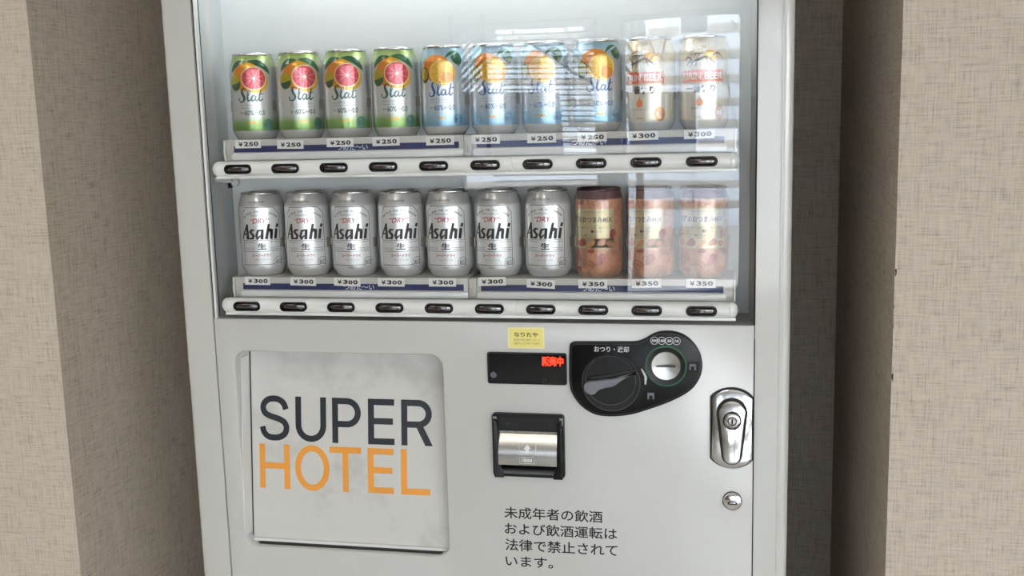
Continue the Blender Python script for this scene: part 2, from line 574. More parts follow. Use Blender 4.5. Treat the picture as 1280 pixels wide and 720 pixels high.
for (x, z, w, h) in ((-7.2, 2.6, 1.5, 1.1), (-4.6, 2.6, 1.5, 1.1), (-2.6, 2.6, 1.1, 1.1), (-0.8, 2.6, 1.1, 1.1), (-6.5, 0.3, 1.0, 1.9), (-4.2, 0.8, 1.8, 1.2), (-1.6, 0.8, 1.8, 1.2)):
    bm = bmesh.new(); ring_prism(bm, [(x - w / 2, z), (x + w / 2, z), (x + w / 2, z + h), (x - w / 2, z + h)], [(x - w / 2 + .06, z + .06), (x + w / 2 - .06, z + .06), (x + w / 2 - .06, z + h - .06), (x - w / 2 + .06, z + h - .06)], 0.05, 0.0)
    wf = build('window_frame', bm, M_FAC, bld)
    bm = bmesh.new(); box(bm, x - w / 2 + .05, x + w / 2 - .05, 0.005, 0.02, z + .05, z + h - .05); build('pane', bm, M_DARKGL, wf)
M_BARK = mat('bark', '4b4138', 0.9)
def bare_tree(x, y, h, seed, label):
    rnd = random.Random(seed)
    t = empty('bare_tree', (x, y, -0.15), label, 'tree')
    bm = bmesh.new(); tube(bm, [(0, 0, 0), (0.03, 0, h * .3), (-0.02, 0.03, h * .62), (0.02, 0, h)], 0.08, 8, r_end=0.02); build('trunk', bm, M_BARK, t)
    bm = bmesh.new()
    for k in range(16):
        z = h * (0.25 + 0.7 * rnd.random()); a = rnd.uniform(0, 2 * PI); L = h * rnd.uniform(.18, .34)
        p1 = Vector((math.cos(a) * L * .5, math.sin(a) * L * .5, z + L * .3)); p2 = Vector((math.cos(a) * L, math.sin(a) * L, z + L * .8))
        tube(bm, [(0, 0, z), p1, p2], 0.022, 5, r_end=0.006)
        for q in range(3):
            b = p1.lerp(p2, rnd.random()); d = Vector((rnd.uniform(-1, 1), rnd.uniform(-1, 1), rnd.uniform(.1, 1))) * L * .4
            tube(bm, [b, b + d * .5, b + d], 0.01, 4, r_end=0.003)
    build('branches', bm, M_BARK, t)
bare_tree(-0.9, -8.6, 4.2, 3, 'slender bare street tree in front of the pale building')
bare_tree(1.9, -9.2, 4.8, 5, 'taller bare street tree at the end of the pale building')

# ================================================================== VENDING MACHINE
XL, XR = -0.7875, 0.0785             # outer width
IL, IR = -0.7408, 0.0334             # door opening
TOP = 1.83
PT = 1.1695                          # top edge of the lower panel
vm = empty('vending_machine', ((XL + XR) / 2, 0.34, 0.0), 'pale grey drinks vending machine with two rows of cans behind a clear window', 'vending machine')
VMI = vm.matrix_basis.inverted() if False else Matrix.Translation((-(XL + XR) / 2, -0.34, 0))
def part(name, bm, mats, parent=None, **kw):
    o = build(name, bm, mats, parent or vm, **kw)
    if parent is None:
        o.matrix_parent_inverse = VMI
    return o
def place(o):
    o.parent = vm; o.matrix_parent_inverse = VMI
    return o

vert_edge = lambda c, d: abs(d.z) > abs(d.x) + abs(d.y)
# cabinet behind the door
bm = bmesh.new()
box(bm, XL + .006, XR - .006, 0.125, 0.70, 0.06, TOP - 0.01, 0.006)
box(bm, XL + .006, IL - .012, 0.05, 0.13, 0.06, TOP - 0.01); box(bm, IR + .012, XR - .006, 0.05, 0.13, 0.06, TOP - 0.01)
part('cabinet', bm, M_BODY)
for fx in (XL + .08, XR - .08):
    for fy in (0.12, 0.62):
        bm = bmesh.new(); lathe(bm, [(0, 0), (.03, 0), (.03, .012), (.012, .014), (.012, .062), (0, .062)], 20, c=(fx, fy, 0)); part('foot', bm, M_BLACK)
# door frame: stiles with rounded outer corners
bm = bmesh.new()
box(bm, XL, IL, 0.0, 0.055, 0.09, TOP, 0.0065, 4, edges=lambda c, d: vert_edge(c, d) and c.x < XL + .01 and c.y < .02)
box(bm, IR, XR, 0.0, 0.055, 0.09, TOP, 0.0105, 5, edges=lambda c, d: vert_edge(c, d) and c.x > XR - .01 and c.y < .02)
box(bm, IL, IR, 0.0, 0.055, 1.775, TOP); box(bm, IL, IR, 0.0, 0.055, 0.09, 0.15)
part('door_frame', bm, M_BODY)
# raised crease line on the right stile
bm = bmesh.new(); box(bm, IR + .0300, IR + .0325, -0.0006, 0.001, 0.09, TOP, 0.0003, 1); part('stile_bead', bm, M_BODY)
# lower panel with the sign recess
RX0, RX1, RZ0, RZ1 = -0.7115, -0.3957, 0.8212, 1.1215
hole = rrect(RX0, RX1, RZ0, RZ1, 0.019, 7)
hole_f = rrect(RX0 - .0022, RX1 + .0022, RZ0 - .0022, RZ1 + .0022, 0.0212, 7)
outer = [(IL + .0013, 0.152), (IR - .0013, 0.152), (IR - .0013, PT), (IL + .0013, PT)]
bm = bmesh.new()
fl = Flat(); fl.poly(offset_in(outer, 0.0012), 0, [hole_f[::-1]])
vs_ = [bm.verts.new((x, 0.0010, z)) for x, l, z in fl.v]
for f in fl.f: bm.faces.new([vs_[i] for i in f])
def strip(bm, loopsets):
    L = [[bm.verts.new((x, y, z)) for x, z in p] for p, y in loopsets]
    n = len(L[0])
    for a, b in zip(L, L[1:]):
        for i in range(n): bm.faces.new((a[i], a[(i + 1) % n], b[(i + 1) % n], b[i]))
strip(bm, [(offset_in(outer, 0.0012), 0.0010), (offset_in(outer, .0004), .0014), (outer, 0.0024), (outer, 0.03)])
strip(bm, [(hole_f, 0.0010), (rrect(RX0 - .0008, RX1 + .0008, RZ0 - .0008, RZ1 + .0008, 0.0198, 7), 0.0014), (hole, 0.0026), (hole, 0.012)])
bmesh.ops.remove_doubles(bm, verts=bm.verts[:], dist=1e-6)
part('front_panel', bm, M_PANEL, angle=50)
bm = bmesh.new(); box(bm, IL - .001, IR + .001, 0.020, 0.028, 0.10, 0.80); box(bm, IL - .001, RX0 - .003, 0.020, 0.028, 0.80, PT - .004); box(bm, RX1 + .003, IR + .001, 0.020, 0.028, 0.80, PT - .004); box(bm, RX0 - .003, RX1 + .003, 0.020, 0.028, RZ1 + .003, PT - .004)
part('seam_backing', bm, M_GAP)
# recess box and tilted sign sheet
bm = bmesh.new()
strip(bm, [(rrect(RX0 - .0005, RX1 + .0005, RZ0 - .0005, RZ1 + .0005, 0.019, 7), 0.010), (rrect(RX0 + .001, RX1 - .001, RZ0 + .001, RZ1 - .001, 0.018, 7), 0.075)])
o_ = offset_in(hole, .001)
bm.faces.new([bm.verts.new((x, 0.075, z)) for x, z in rrect(RX0 + .001, RX1 - .001, RZ0 + .001, RZ1 - .001, 0.018, 7)])
part('sign_recess', bm, mat('recess_plastic', 'cfcdcd', 0.4))
SH = lambda x, z: 0.019 + (z - 0.822) / 0.298 * 0.031
sheet_d = lambda x, z: SH(x, z) - 0.003 * math.cos((x + 0.5535) / 0.157 * PI / 2) * math.sin((z - 0.82) / 0.30 * PI)
M_SHEET = mat('sign_sheet', 'c6c6c1', 0.32, coat=0.5, coat_rough=0.1)
lk(M_SHEET, ramp(M_SHEET, noise(M_SHEET, (9, 9, 9), 4, 0.65), [(0.34, lin('c4c3be')), (0.46, lin('d2d1cc'))]), P(M_SHEET).inputs['Base Color'])
bm = bmesh.new()
NX, NZ = 18, 14
g = [[bm.verts.new((-0.7095 + .3115 * i / NX, sheet_d(-0.7095 + .3115 * i / NX, .8245 + .2945 * j / NZ), .8245 + .2945 * j / NZ)) for i in range(NX + 1)] for j in range(NZ + 1)]
for j in range(NZ):
    for i in range(NX): bm.faces.new((g[j][i], g[j][i + 1], g[j + 1][i + 1], g[j + 1][i]))
ext = bmesh.ops.extrude_face_region(bm, geom=bm.faces[:])
for v in [e for e in ext['geom'] if isinstance(e, bmesh.types.BMVert)]: v.co.y += 0.0025
sign = part('sign_panel', bm, M_SHEET)
sign['label'] = 'tilted grey sign sheet with dark and orange lettering'
# white edge strips of the sheet
bm = bmesh.new()
L = [(-.7114, .872), (-.7100, .838), (-.7100, 1.106), (-.7114, 1.106)]
prism(bm, L, -0.0280, 0.003, tilt=SH); build('sheet_edge', bm, M_WHITE, sign)
bm = bmesh.new(); L = [(-.7098, .826), (-.7086, .826), (-.7086, 1.117), (-.7098, 1.117)]
prism(bm, L, -0.0012, 0.003, tilt=SH); build('sheet_gap', bm, M_GAP, sign)
bm = bmesh.new(); L = [(-.7060, .8240), (-.4010, .8240), (-.4010, .8280), (-.7060, .8280)]
prism(bm, L, -0.0050, 0.003, tilt=SH); build('sheet_edge', bm, M_WHITE, sign)
bm = bmesh.new(); L = [(-.6960, .8206), (-.4100, .8206), (-.4100, .8238), (-.6960, .8238)]
prism(bm, L, -0.0090, 0.003, tilt=SH); build('sheet_gap', bm, M_GAP, sign)
# SUPER HOTEL
def letters(F, word, x0s, zb, mi, cap=67.4, t=9.3):
    c = t / 2
    for ch, (xa, xb) in zip(word, x0s):
        w = xb - xa
        st = lambda pts, **k: F.stroke([(xa + p[0], zb + p[1]) for p in pts], t, mi, **k)
        if ch == 'S':
            k = w / 48.5
            st([(x * k, z) for x, z in [(43.2, 47.5), (39.5, 56.5), (32, 61.8), (24, 63.2), (15, 61.6), (8.5, 56.2), (6.3, 49), (8.8, 41.8), (16, 37.3), (24.5, 34.8), (33.5, 32), (41, 27.2), (43.8, 19.5), (41, 11), (33.5, 5.8), (24, 4.2), (14, 5.8), (7.4, 11.8), (4.8, 20.5)]], smooth=5)
        elif ch == 'U':
            r = w / 2 - c
            st([(c, cap)] + [(w / 2 - r * math.cos(a * PI / 16), r + c - r * math.sin(a * PI / 16)) for a in range(17)] + [(w - c, cap)])
        elif ch in 'PR':
            F.stroke([(xa + c, zb), (xa + c, zb + cap)], t, mi)
            lo = 28.5 if ch == 'P' else 31
            r = (cap - c - lo) / 2
            st([(c, cap - c), (w - c - r, cap - c)] + [(w - c - r + r * math.sin(a * PI / 14), lo + r + r * math.cos(a * PI / 14)) for a in range(1, 14)] + [(w - c - r, lo), (c, lo)])
            if ch == 'R':
                F.poly([(xa + 21, zb + lo), (xa + 31.5, zb + lo + 1), (xa + w + 1, zb), (xa + w - 10.2, zb)], mi)
        elif ch in 'EL':
            st([(c, 0), (c, cap)])
            for z in ((c, cap / 2 + .8, cap - c) if ch == 'E' else (c,)):
                st([(c, z), (w - (2.2 if z not in (c, cap - c) else 0), z)])
        elif ch == 'H':
            st([(c, 0), (c, cap)]); st([(w - c, 0), (w - c, cap)]); st([(c, cap / 2 + 1), (w - c, cap / 2 + 1)])
        elif ch == 'O':
            F.stroke(circ(xa + w / 2, zb + cap / 2, w / 2 - c, 48, cap / 2 - c + 0.8), t, mi, closed=True)
        elif ch == 'T':
            st([(0, cap - c), (w, cap - c)]); st([(w / 2, 0), (w / 2, cap)])
F = Flat(); letters(F, 'SUPER', [(0, 48.5), (58.5, 107.5), (117, 162), (173, 213.5), (224, 270.5)], 0, 0)
F.xform(0.001, -0.6955, 0.9770)
F.plane('lettering', [mat('sign_charcoal', '2b3036', 0.4)], -0.0004, sign, eps=0.00001, depth=sheet_d)
F = Flat(); letters(F, 'HOTEL', [(0, 49.5), (58, 113), (113.5, 163), (173, 213), (224, 268)], 0, 0)
F.xform(0.001, -0.6967, 0.9040)
F.plane('lettering', [mat('sign_orange', 'f0a347', 0.4)], -0.0004, sign, eps=0.00001, depth=sheet_d)

# display case: backboard, liners, ledge, top, lamp
BY = 0.105
bm = bmesh.new(); box(bm, -0.7480, 0.0262, BY, 0.124, 1.150, 1.785); part('display_backboard', bm, M_BACK)
def slab(bm, a, b, z0, z1, t):
    d = Vector((b[0] - a[0], b[1] - a[1])).normalized(); n = Vector((-d.y, d.x)) * t
    prof = [a, b, (b[0] + n.x, b[1] + n.y), (a[0] + n.x, a[1] + n.y)]
    lo = [bm.verts.new((x, y, z0)) for x, y in prof]; hi = [bm.verts.new((x, y, z1)) for x, y in prof]
    bm.faces.new(lo); bm.faces.new(hi)
    for i in range(4): bm.faces.new((lo[i], lo[(i + 1) % 4], hi[(i + 1) % 4], hi[i]))
bm = bmesh.new(); slab(bm, (-0.7375, 0.006), (-0.7475, BY), 1.15, 1.785, 0.003); part('side_liner', bm, M_LINER)
bm = bmesh.new(); slab(bm, (0.0262, BY), (0.0325, 0.006), 1.15, 1.785, 0.003); part('side_liner', bm, M_LINER)
bm = bmesh.new(); box(bm, -0.7475, 0.033, 0.0265, 0.12, 1.150, 1.1670); part('display_floor', bm, mat('ledge_grey', '8f9396', 0.4))
bm = bmesh.new(); box(bm, -0.7475, 0.033, 0.02, 0.12, 1.785, 1.80); part('display_ceiling', bm, M_WHITE)
bm = bmesh.new(); box(bm, -0.7385, -0.7350, 0.0020, 0.0100, PT - .002, 1.776, 0.001, 2); part('window_gasket', bm, M_WHITE)
bm = bmesh.new(); box(bm, IL + .0002, IL + .0022, 0.004, 0.02, PT, 1.776); part('gasket_gap', bm, M_GAP)
bm = bmesh.new(); box(bm, IR - .0016, IR - .0002, 0.004, 0.02, PT, 1.776); part('gasket_gap', bm, M_GAP)
bm = bmesh.new(); lathe(bm, [(0, -0.69), (.0125, -0.69), (.0125, -0.02), (0, -0.02)], 16, 'X', c=(0, 0.05, 1.755))
part('fluorescent_tube', bm, mat('lamp_glow', 'ffffff', 0.5, emit='f4fbff', emit_s=13.0))
bm = bmesh.new(); box(bm, -0.71, 0.0, 0.02, 0.03, 1.735, 1.785, .002); part('lamp_shield', bm, M_WHITE)
# clear window, slightly moulded: bowed and rolled over at its right end
bm = bmesh.new()
px = [-0.7348 + 0.7672 * i / 60 for i in range(61)]
pz = [PT + .0005 + (1.7745 - PT) * j / 16 for j in range(17)]
def pane_y(x, z):
    e = max(0.0, (x + 0.095) / 0.127)
    return 0.0055 + 0.0050 * e ** 3 + 0.00035 * math.sin(x * 21 + 0.6) + 0.0002 * math.sin(z * 17 + x * 5)
for t in (0.0, 0.0025):
    g = [[bm.verts.new((x, pane_y(x, z) + t, z)) for x in px] for z in pz]
    for j in range(16):
        for i in range(60):
            q = (g[j][i], g[j][i + 1], g[j + 1][i + 1], g[j + 1][i])
            bm.faces.new(q if t == 0 else q[::-1])
part('window_pane', bm, M_GLASS, recalc=False, angle=180)

# shelves / price rails
PITCH_X = 0.0716
BX = [-0.6807 + PITCH_X * i for i in range(10)]
ROWZ = (1.4272, 1.2288)
TAGS = [[(-.6752, 1.4211, 0), (-.6108, 1.4190, -.02), (-.5365, 1.4202, 0), (-.4691, 1.4204, .01), (-.3915, 1.4199, .01), (-.3271, 1.4202, 0), (-.2497, 1.4201, .01), (-.1814, 1.4203, 0), (-.1134, 1.4207, .02), (-.0404, 1.4212, .02)],
        [(-.6740, 1.2234, -.01), (-.6034, 1.2228, -.02), (-.5364, 1.2226, -.03), (-.4706, 1.2224, -.01), (-.3954, 1.2228, 0), (-.3240, 1.2244, .03), (-.2551, 1.2214, -.05), (-.1831, 1.2218, 0), (-.1103, 1.2230, .02), (-.0379, 1.2234, 0)]]
PRICES = [['250'] * 8 + ['300'] * 2, ['300'] * 7 + ['350'] * 3]
_tagmesh = {}
def price_tag(price, x, z, rot, parent):
    if price not in _tagmesh:
        bm = bmesh.new(); box(bm, -.0198, .0198, -.0004, 0, -.0060, .0060, mi=0)
        F = Flat(); F.text('¥', -14.6, -3.2, 6.2, 0, w=6.8, bold=.03)
        for k, ch in enumerate(price): F.text(ch, -6.0 + k * 7.6, -3.2, 6.3 - .6 * (k % 2), 0, w=6.8, bold=.045)
        F.xform(0.001); F.bm_plane(bm, -.0004, mi0=1)
        _tagmesh[price] = build('price_tag', bm, [M_PAPER, M_INK], parent, smooth=False, recalc=False)
        o = _tagmesh[price]
    else:
        o = _tagmesh[price].copy(); link(o, parent)
    o.location = (x, 0.0160, z); o.rotation_euler.y = -rot
    return o
for r, zt in enumerate(ROWZ):
    for seg, (xa, xb) in enumerate(((-0.7095, -0.3585), (-0.3465, 0.0044))):
        bm = bmesh.new()
        box(bm, xa, xb, 0.0170, 0.0200, zt - 0.030, zt, 0.0008, 2)
        box(bm, xa, xb, 0.0190, BY, zt - 0.003, zt - 0.0002)
        rail = part('price_rail', bm, M_WHITE2)
        ex = (xa + .0125, xb - .0065) if seg == 0 else (xa + .0065, xb - .0125)
        bm = bmesh.new(); box(bm, ex[0], ex[1], 0.0158, 0.0172, zt - 0.0178, zt - 0.0092)
        F = Flat(); tx = (-0.519 if seg == 0 else (-0.186 if r == 0 else -0.176))
        F.text('つめた～い', tx, zt - 0.0176, 0.0080, 0, w=0.046, bold=.02, align='C'); F.bm_plane(bm, 0.0158, mi0=1)
        build('blue_strip', bm, [M_NAVY, mat('strip_letter', 'd6def0', .5)], rail, smooth=False, recalc=False)
        bm = bmesh.new()
        lx0, lx1 = (xa + .009, xb + .001) if seg == 0 else (xa + .001, xb - .009)
        pts = rrect(lx0, lx1, zt - 0.0290, zt - 0.0190, 0.0045, 4)
        prism(bm, pts, 0.0128, 0.018, 0.0012)
        build('rail_lip', bm, M_WHITE, rail)
        for i, (x, z, rot) in enumerate(TAGS[r]):
            if (i < 5) == (seg == 0): price_tag(PRICES[r][i], x, z, rot, rail)
    # divider clip between the two rails and the end caps
    bm = bmesh.new(); box(bm, -0.3580, -0.3470, 0.0172, 0.03, zt - 0.029, zt - .0008, 0.0008); prism(bm, rrect(-.3548, -.3522, zt - .024, zt - .0140, .0012, 4), 0.0150, 0.0175, 0.0006); part('rail_divider', bm, M_WHITE2)
    for xe, s in ((-0.7120, 1), (0.0062, -1)):
        bm = bmesh.new(); box(bm, xe - .0016, xe + .0016, 0.0165, 0.09, zt - .0300, zt - .0005, 0.0006, 1); prism(bm, rrect(xe - .0012, xe + .0012, zt - .0235, zt - .0120, .0008, 3), 0.0150, 0.0170); part('rail_end_cap', bm, M_WHITE)

# button bars
for r, zc in enumerate((1.3866, 1.1903)):
    R = 0.0109
    x0, x1 = -0.7235, 0.0112
    prof = []
    e = 0.0095
    for k in range(0, 9):
        a = k / 8 * PI / 2
        prof.append((R * math.sin(a), x0 + e * (1 - math.cos(a))))
    def seam(x): return [(R, x - .0006), (R - .0007, x - .0002), (R - .0007, x + .0002), (R, x + .0006)]
    prof += seam(x0 + .0115) + seam(-0.2863) + seam(x1 - .0115)
    for k in range(8, -1, -1):
        a = k / 8 * PI / 2
        prof.append((R * math.sin(a), x1 - e * (1 - math.cos(a))))
    bm = bmesh.new(); lathe(bm, prof, 40, 'X', c=(0, 0.0005, zc))
    for v in bm.verts:           # fuller, flatter front
        dy = v.co.y - 0.0005
        v.co.y = 0.0005 + dy * 0.95
    bar = part('button_bar', bm, M_WHITE, angle=50)
    bm = bmesh.new(); box(bm, x0 + .006, x1 - .003, -0.0045, 0.012, zc - R - .0030, zc - R + .0012, 0.0008); build('bar_flange', bm, M_WHITE, bar)
    b0 = None
    for x in BX:
        if b0 is None:
            bm = bmesh.new()
            w, h = 0.0203, 0.0066
            ring_prism(bm, rrect(-w, w, -h, h, h - .0001, 8), rrect(-w + .0030, w - .0030, -h + .0018, h - .0018, h - .0020, 8), -0.0006, 0.0075, 0, inner_back=0.004)
            n = 10
            rows = []
            for j in range(n + 1):
                u = j / n * 2 - 1
                zz = u * (h - .0014)
                xx = w - .0028 - (h - .0014) * (1 - math.sqrt(max(0, 1 - u * u)))
                yy = 0.0004 + 0.0022 * max(0.0, (abs(u) - .55) / .45) ** 2 - 0.00012 * (1 - u * u)
                rows.append([bm.verts.new((sx * (xx - (0.0016 if k in (1, 2) else 0) * 1), yy + (0.0016 if k in (0, 3) else 0), zz)) for k, sx in enumerate((-1, -1, 1, 1))])
            for a, b in zip(rows, rows[1:]):
                for k in range(3):
                    bm.faces.new((a[k], a[k + 1], b[k + 1], b[k])).material_index = 1
            b0 = build('button', bm, [M_BLACK, M_LENS], bar, angle=60); o = b0
        else:
            o = b0.copy(); link(o, bar)
        o.location = (x, 0.0005 - R * 0.95 - 0.0016, zc)
# little bracket under the upper bar, at the left liner
bm = bmesh.new(); lathe(bm, [(0, -.004), (.0062, -.004), (.0062, .004), (0, .004)], 20, 'Y', c=(-0.7055, 0.030, 1.3665)); box(bm, -.7365, -.7060, .026, .034, 1.3660, 1.3735, .001)
brk = part('bar_bracket', bm, M_LINER)
bm = bmesh.new(); box(bm, -.7155, -.7095, .0255, .0300, 1.3580, 1.3655, .0008); build('bracket_hole', bm, M_BLACK, brk)

# can clips
bm = bmesh.new()
RC = 0.0339
pin, pout = [], []
for k in range(33):
    a = math.radians(70 + (290 - 70) * k / 32)
    pin.append((RC * math.sin(a), -RC * math.cos(a))); pout.append(((RC + .0006) * math.sin(a), -(RC + .0006) * math.cos(a)))
for (z0, z1) in ((0.0405, 0.0545),):
    g = [[bm.verts.new((x, y, z)) for x, y in p] for p, z in ((pin, z0), (pin, z1), (pout, z1), (pout, z0))]
    for q in range(4):
        for k in range(32): bm.faces.new((g[q][k], g[q][k + 1], g[(q + 1) % 4][k + 1], g[(q + 1) % 4][k]))
    for k in (0, 32): bm.faces.new([g[q][k] for q in range(4)])
CANY = 0.057
clip = None
for zt in ROWZ:
    for x in BX:
        if clip is None:
            clip = part('can_clip', bm, M_CLIP); o = clip
        else:
            o = clip.copy(); link(o); place(o)
        o.location = (x + .001, CANY, zt)

# name plate sticker
bm = bmesh.new(); prism(bm, rrect(-.3003, -.2490, 1.1335, 1.1632, .002, 3), -0.0002, 0.0015, mi=0)
prism(bm, rrect(-.2976, -.2512, 1.1355, 1.1612, .0008, 2), -0.0005, 0.001, mi=1)
F = Flat(); F.text('なりたや', -.2745, 1.1500, .0062, 0, w=.0335, bold=.02, align='C')
F.bm_plane(bm, -.0005, mi0=2)
F = Flat(); F.text('東京都大田区西糀谷 一四一二', -.2740, 1.1440, .0032, 0, w=.036, align='C'); F.text('☎03-3741-7683', -.2740, 1.1390, .0034, 0, w=.036, align='C'); F.bm_plane(bm, -.0005, mi0=3)
part('name_sticker', bm, [mat('sticker_border', 'efe9b4', .4), mat('sticker_yellow', 'efe286', .4), M_INK, mat('ink_olive', '9c9164', .5)], smooth=False, recalc=False)

# display
bm = bmesh.new()
ring_prism(bm, rrect(-.3300, -.2186, 1.0832, 1.1278, .003, 4), rrect(-.3277, -.2209, 1.0855, 1.1255, .0015, 4), -0.0022, 0.004)
dsp = part('status_display', bm, M_BLACK)
bm = bmesh.new(); prism(bm, rrect(-.3279, -.2207, 1.0853, 1.1257, .0015, 4), -0.0012, 0.003)
build('screen', bm, mat('display_smoked', '05070c', 0.06, coat=.3), dsp)
F = Flat(); F.text('販売中', -.2530, 1.1090, .0140, 0, w=.0300, bold=.035)
F.plane('red_lettering', [mat('led_red', '601005', .5, emit='ff2a10', emit_s=4.0)], -0.0012, dsp)
F = Flat(); F.disc(-.3220, 1.0952, .0045, 0); F.plane('sensor_dot', [mat('sensor_grey', '5d626e', .4)], -.0012, dsp)
F = Flat(); F.ring(-.2502, 1.0885, .0024, .0007, 0); F.plane('sensor_ring', [mat('sensor_dark', '3a3f45', .5)], -.0012, dsp)

# coin mechanism
co = [(-0.2138, 1.1381), (-0.2146, 1.115), (-0.2147, 1.0893), (-0.2115, 1.073), (-0.1988, 1.0549), (-0.1789, 1.0432), (-0.1551, 1.0415), (-0.1293, 1.0452), (-0.1057, 1.0532), (-0.0784, 1.0642), (-0.0553, 1.0772), (-0.0419, 1.0916), (-0.0352, 1.1097), (-0.0372, 1.1294), (-0.0458, 1.1451), (-0.0591, 1.1567), (-0.0744, 1.1614), (-0.0897, 1.1611), (-0.1013, 1.157), (-0.111, 1.1509), (-0.1208, 1.1471), (-0.1324, 1.1461)]
co = catmull(co, 5) + [(-.18, 1.1455), (-.2060, 1.1451), (-.2105, 1.1440), (-.2130, 1.1415)]
bm = bmesh.new(); prism(bm, co, -0.0060, 0.002, 0.0022)
coin = part('coin_mechanism', bm, M_BLACKG, angle=30)
YC = -0.0060
bm = bmesh.new()
ring_prism(bm, offset_in(co, .0026), offset_in(co, .0032), YC - .0003, YC + .001); build('edge_line', bm, mat('edge_grey', '3a3c3f', .4), coin)
# dial
KX, KZ = -0.1573, 1.0893
bm = bmesh.new(); ring_prism(bm, circ(KX, KZ, .0400, 48), circ(KX, KZ, .0388, 48), YC - .0006, YC + .001); build('dial_rim', bm, MATS['edge_grey'], coin)
bm = bmesh.new(); lathe(bm, [(0, 0.0005), (.0385, 0.0005), (.0385, -.0012), (0, -.0012)], 48, 'Y', c=(KX, YC, KZ)); build('dial_well', bm, mat('black_matte', '060607', .6), coin)
bm = bmesh.new()
lathe(bm, [(.0345, 0.0), (.0345, -.0050), (.0335, -.0062), (0, -.0064)], 48, 'Y', c=(KX, YC - .001, KZ + .0050))
dial = build('return_dial', bm, M_BLACK, coin)
bm = bmesh.new(); ring_prism(bm, circ(KX, KZ + .005, .0343, 48), circ(KX, KZ + .005, .0337, 48), YC - .0078, YC - .006); build('dial_edge', bm, mat('edge_grey2', '55585c', .35), coin)
bm = bmesh.new(); box(bm, KX - .0200, KX - .0045, YC - .0080, YC - .006, KZ + .0170, KZ + .0355); build('dial_mark', bm, mat('black_deep', '030303', .7), coin)
lev = catmull([(-.1820, 1.0940), (-.1885, 1.0930), (-.1925, 1.0880), (-.1915, 1.0800), (-.1850, 1.0755), (-.1780, 1.0765), (-.1730, 1.0815), (-.1640, 1.0850), (-.1520, 1.0880), (-.1400, 1.0965), (-.1230, 1.1062), (-.1225, 1.1075), (-.1380, 1.1035), (-.1520, 1.0985), (-.1680, 1.0962)], 4)
bm = bmesh.new(); prism(bm, lev, YC - .0150, YC - .006, 0.0022); build('return_lever', bm, M_GREY, coin)
bm = bmesh.new()
prism(bm, [(-.1870, 1.0965), (-.1680, 1.0972), (-.1520, 1.0995), (-.1225, 1.1085), (-.1230, 1.1110), (-.1400, 1.1075), (-.1560, 1.1030), (-.1850, 1.1000)], YC - .0100, YC - .006, .001); build('lever_ridge', bm, mat('lever_dark', '1d1e21', .35), coin)
# coin slot
CX, CZ = -0.0831, 1.1142
bm = bmesh.new(); ring_prism(bm, circ(CX, CZ, .0280, 56), circ(CX, CZ, .0258, 56), YC - .0010, YC + .001); build('green_ring', bm, mat('ring_green', '1c5a3e', .35), coin)
bm = bmesh.new(); lathe(bm, [(.0258, .0006), (.0258, -.0006), (.0215, .0004), (0, .0004)], 48, 'Y', c=(CX, YC - .0006, CZ)); build('slot_well', bm, mat('black_well', '070606', .4), coin)
bm = bmesh.new()
lathe(bm, [(.0196, 0.0), (.0196, -.0025), (.0188, -.0032), (.012, -.0022), (.006, -.0014), (0, -.0012)], 48, 'Y', c=(CX, YC - .0006, CZ + .0008)); dish = build('coin_dish', bm, M_STEEL, coin)
bm = bmesh.new(); prism(bm, [(CX - .0130, CZ - .0004), (CX + .0128, CZ - .0006), (CX + .0128, CZ + .0011), (CX + .004, CZ + .0022), (CX - .0130, CZ + .0012)], YC - .0042, YC - .001); build('coin_slot', bm, mat('slot_dark', '35332f', .5), coin)
# marks on the coin unit
F = Flat(); F.text('おつり・返却', -.1797, 1.1318, .0082, 0, w=.0470, bold=.012); F.plane('lettering', [mat('print_white', 'd9dbdd', .5)], YC, coin)
F = Flat()
for cx, t in zip((-.0984, -.0885, -.0787, -.0690), ('500', '100', '50', '10')):
    F.ring(cx, 1.1488, .0050, .0007, 0); F.text(t, cx, 1.1469, .0038, 0, w=.0078 if len(t) == 3 else .0055, bold=.03, align='C', shear=.15)
F.plane('coin_marks', [MATS['print_white']], YC, coin)
F = Flat(); F.stroke([(-.1161, 1.1098), (-.1125, 1.1035), (-.1103, 1.0975), (-.1108, 1.0880)], [.0016, .003, .003, .0022], 0, smooth=4); F.poly([(-.1125, 1.0955), (-.1085, 1.0990), (-.1095, 1.0905)], 0)
F.plane('arrow_mark', [MATS['print_white']], YC, coin)
for (hx, hz) in ((-.1035, 1.0722), (-.0478, 1.1136)):
    bm = bmesh.new()
    prism(bm, rrect(hx - .0062, hx + .0062, hz - .0068, hz + .0068, .001, 2), YC - .0004, YC + .001)
    hk = build('hook_recess', bm, MATS['black_deep'], coin)
    bm = bmesh.new()
    box(bm, hx - .0045, hx + .0045, YC - .0022, YC, hz + .0010, hz + .0048, .0008); box(bm, hx - .0045, hx - .0022, YC - .0022, YC, hz - .0040, hz + .003, .0006); box(bm, hx + .0022, hx + .0045, YC - .0022, YC, hz - .0040, hz + .003, .0006)
    build('hook', bm, M_GREY, hk)

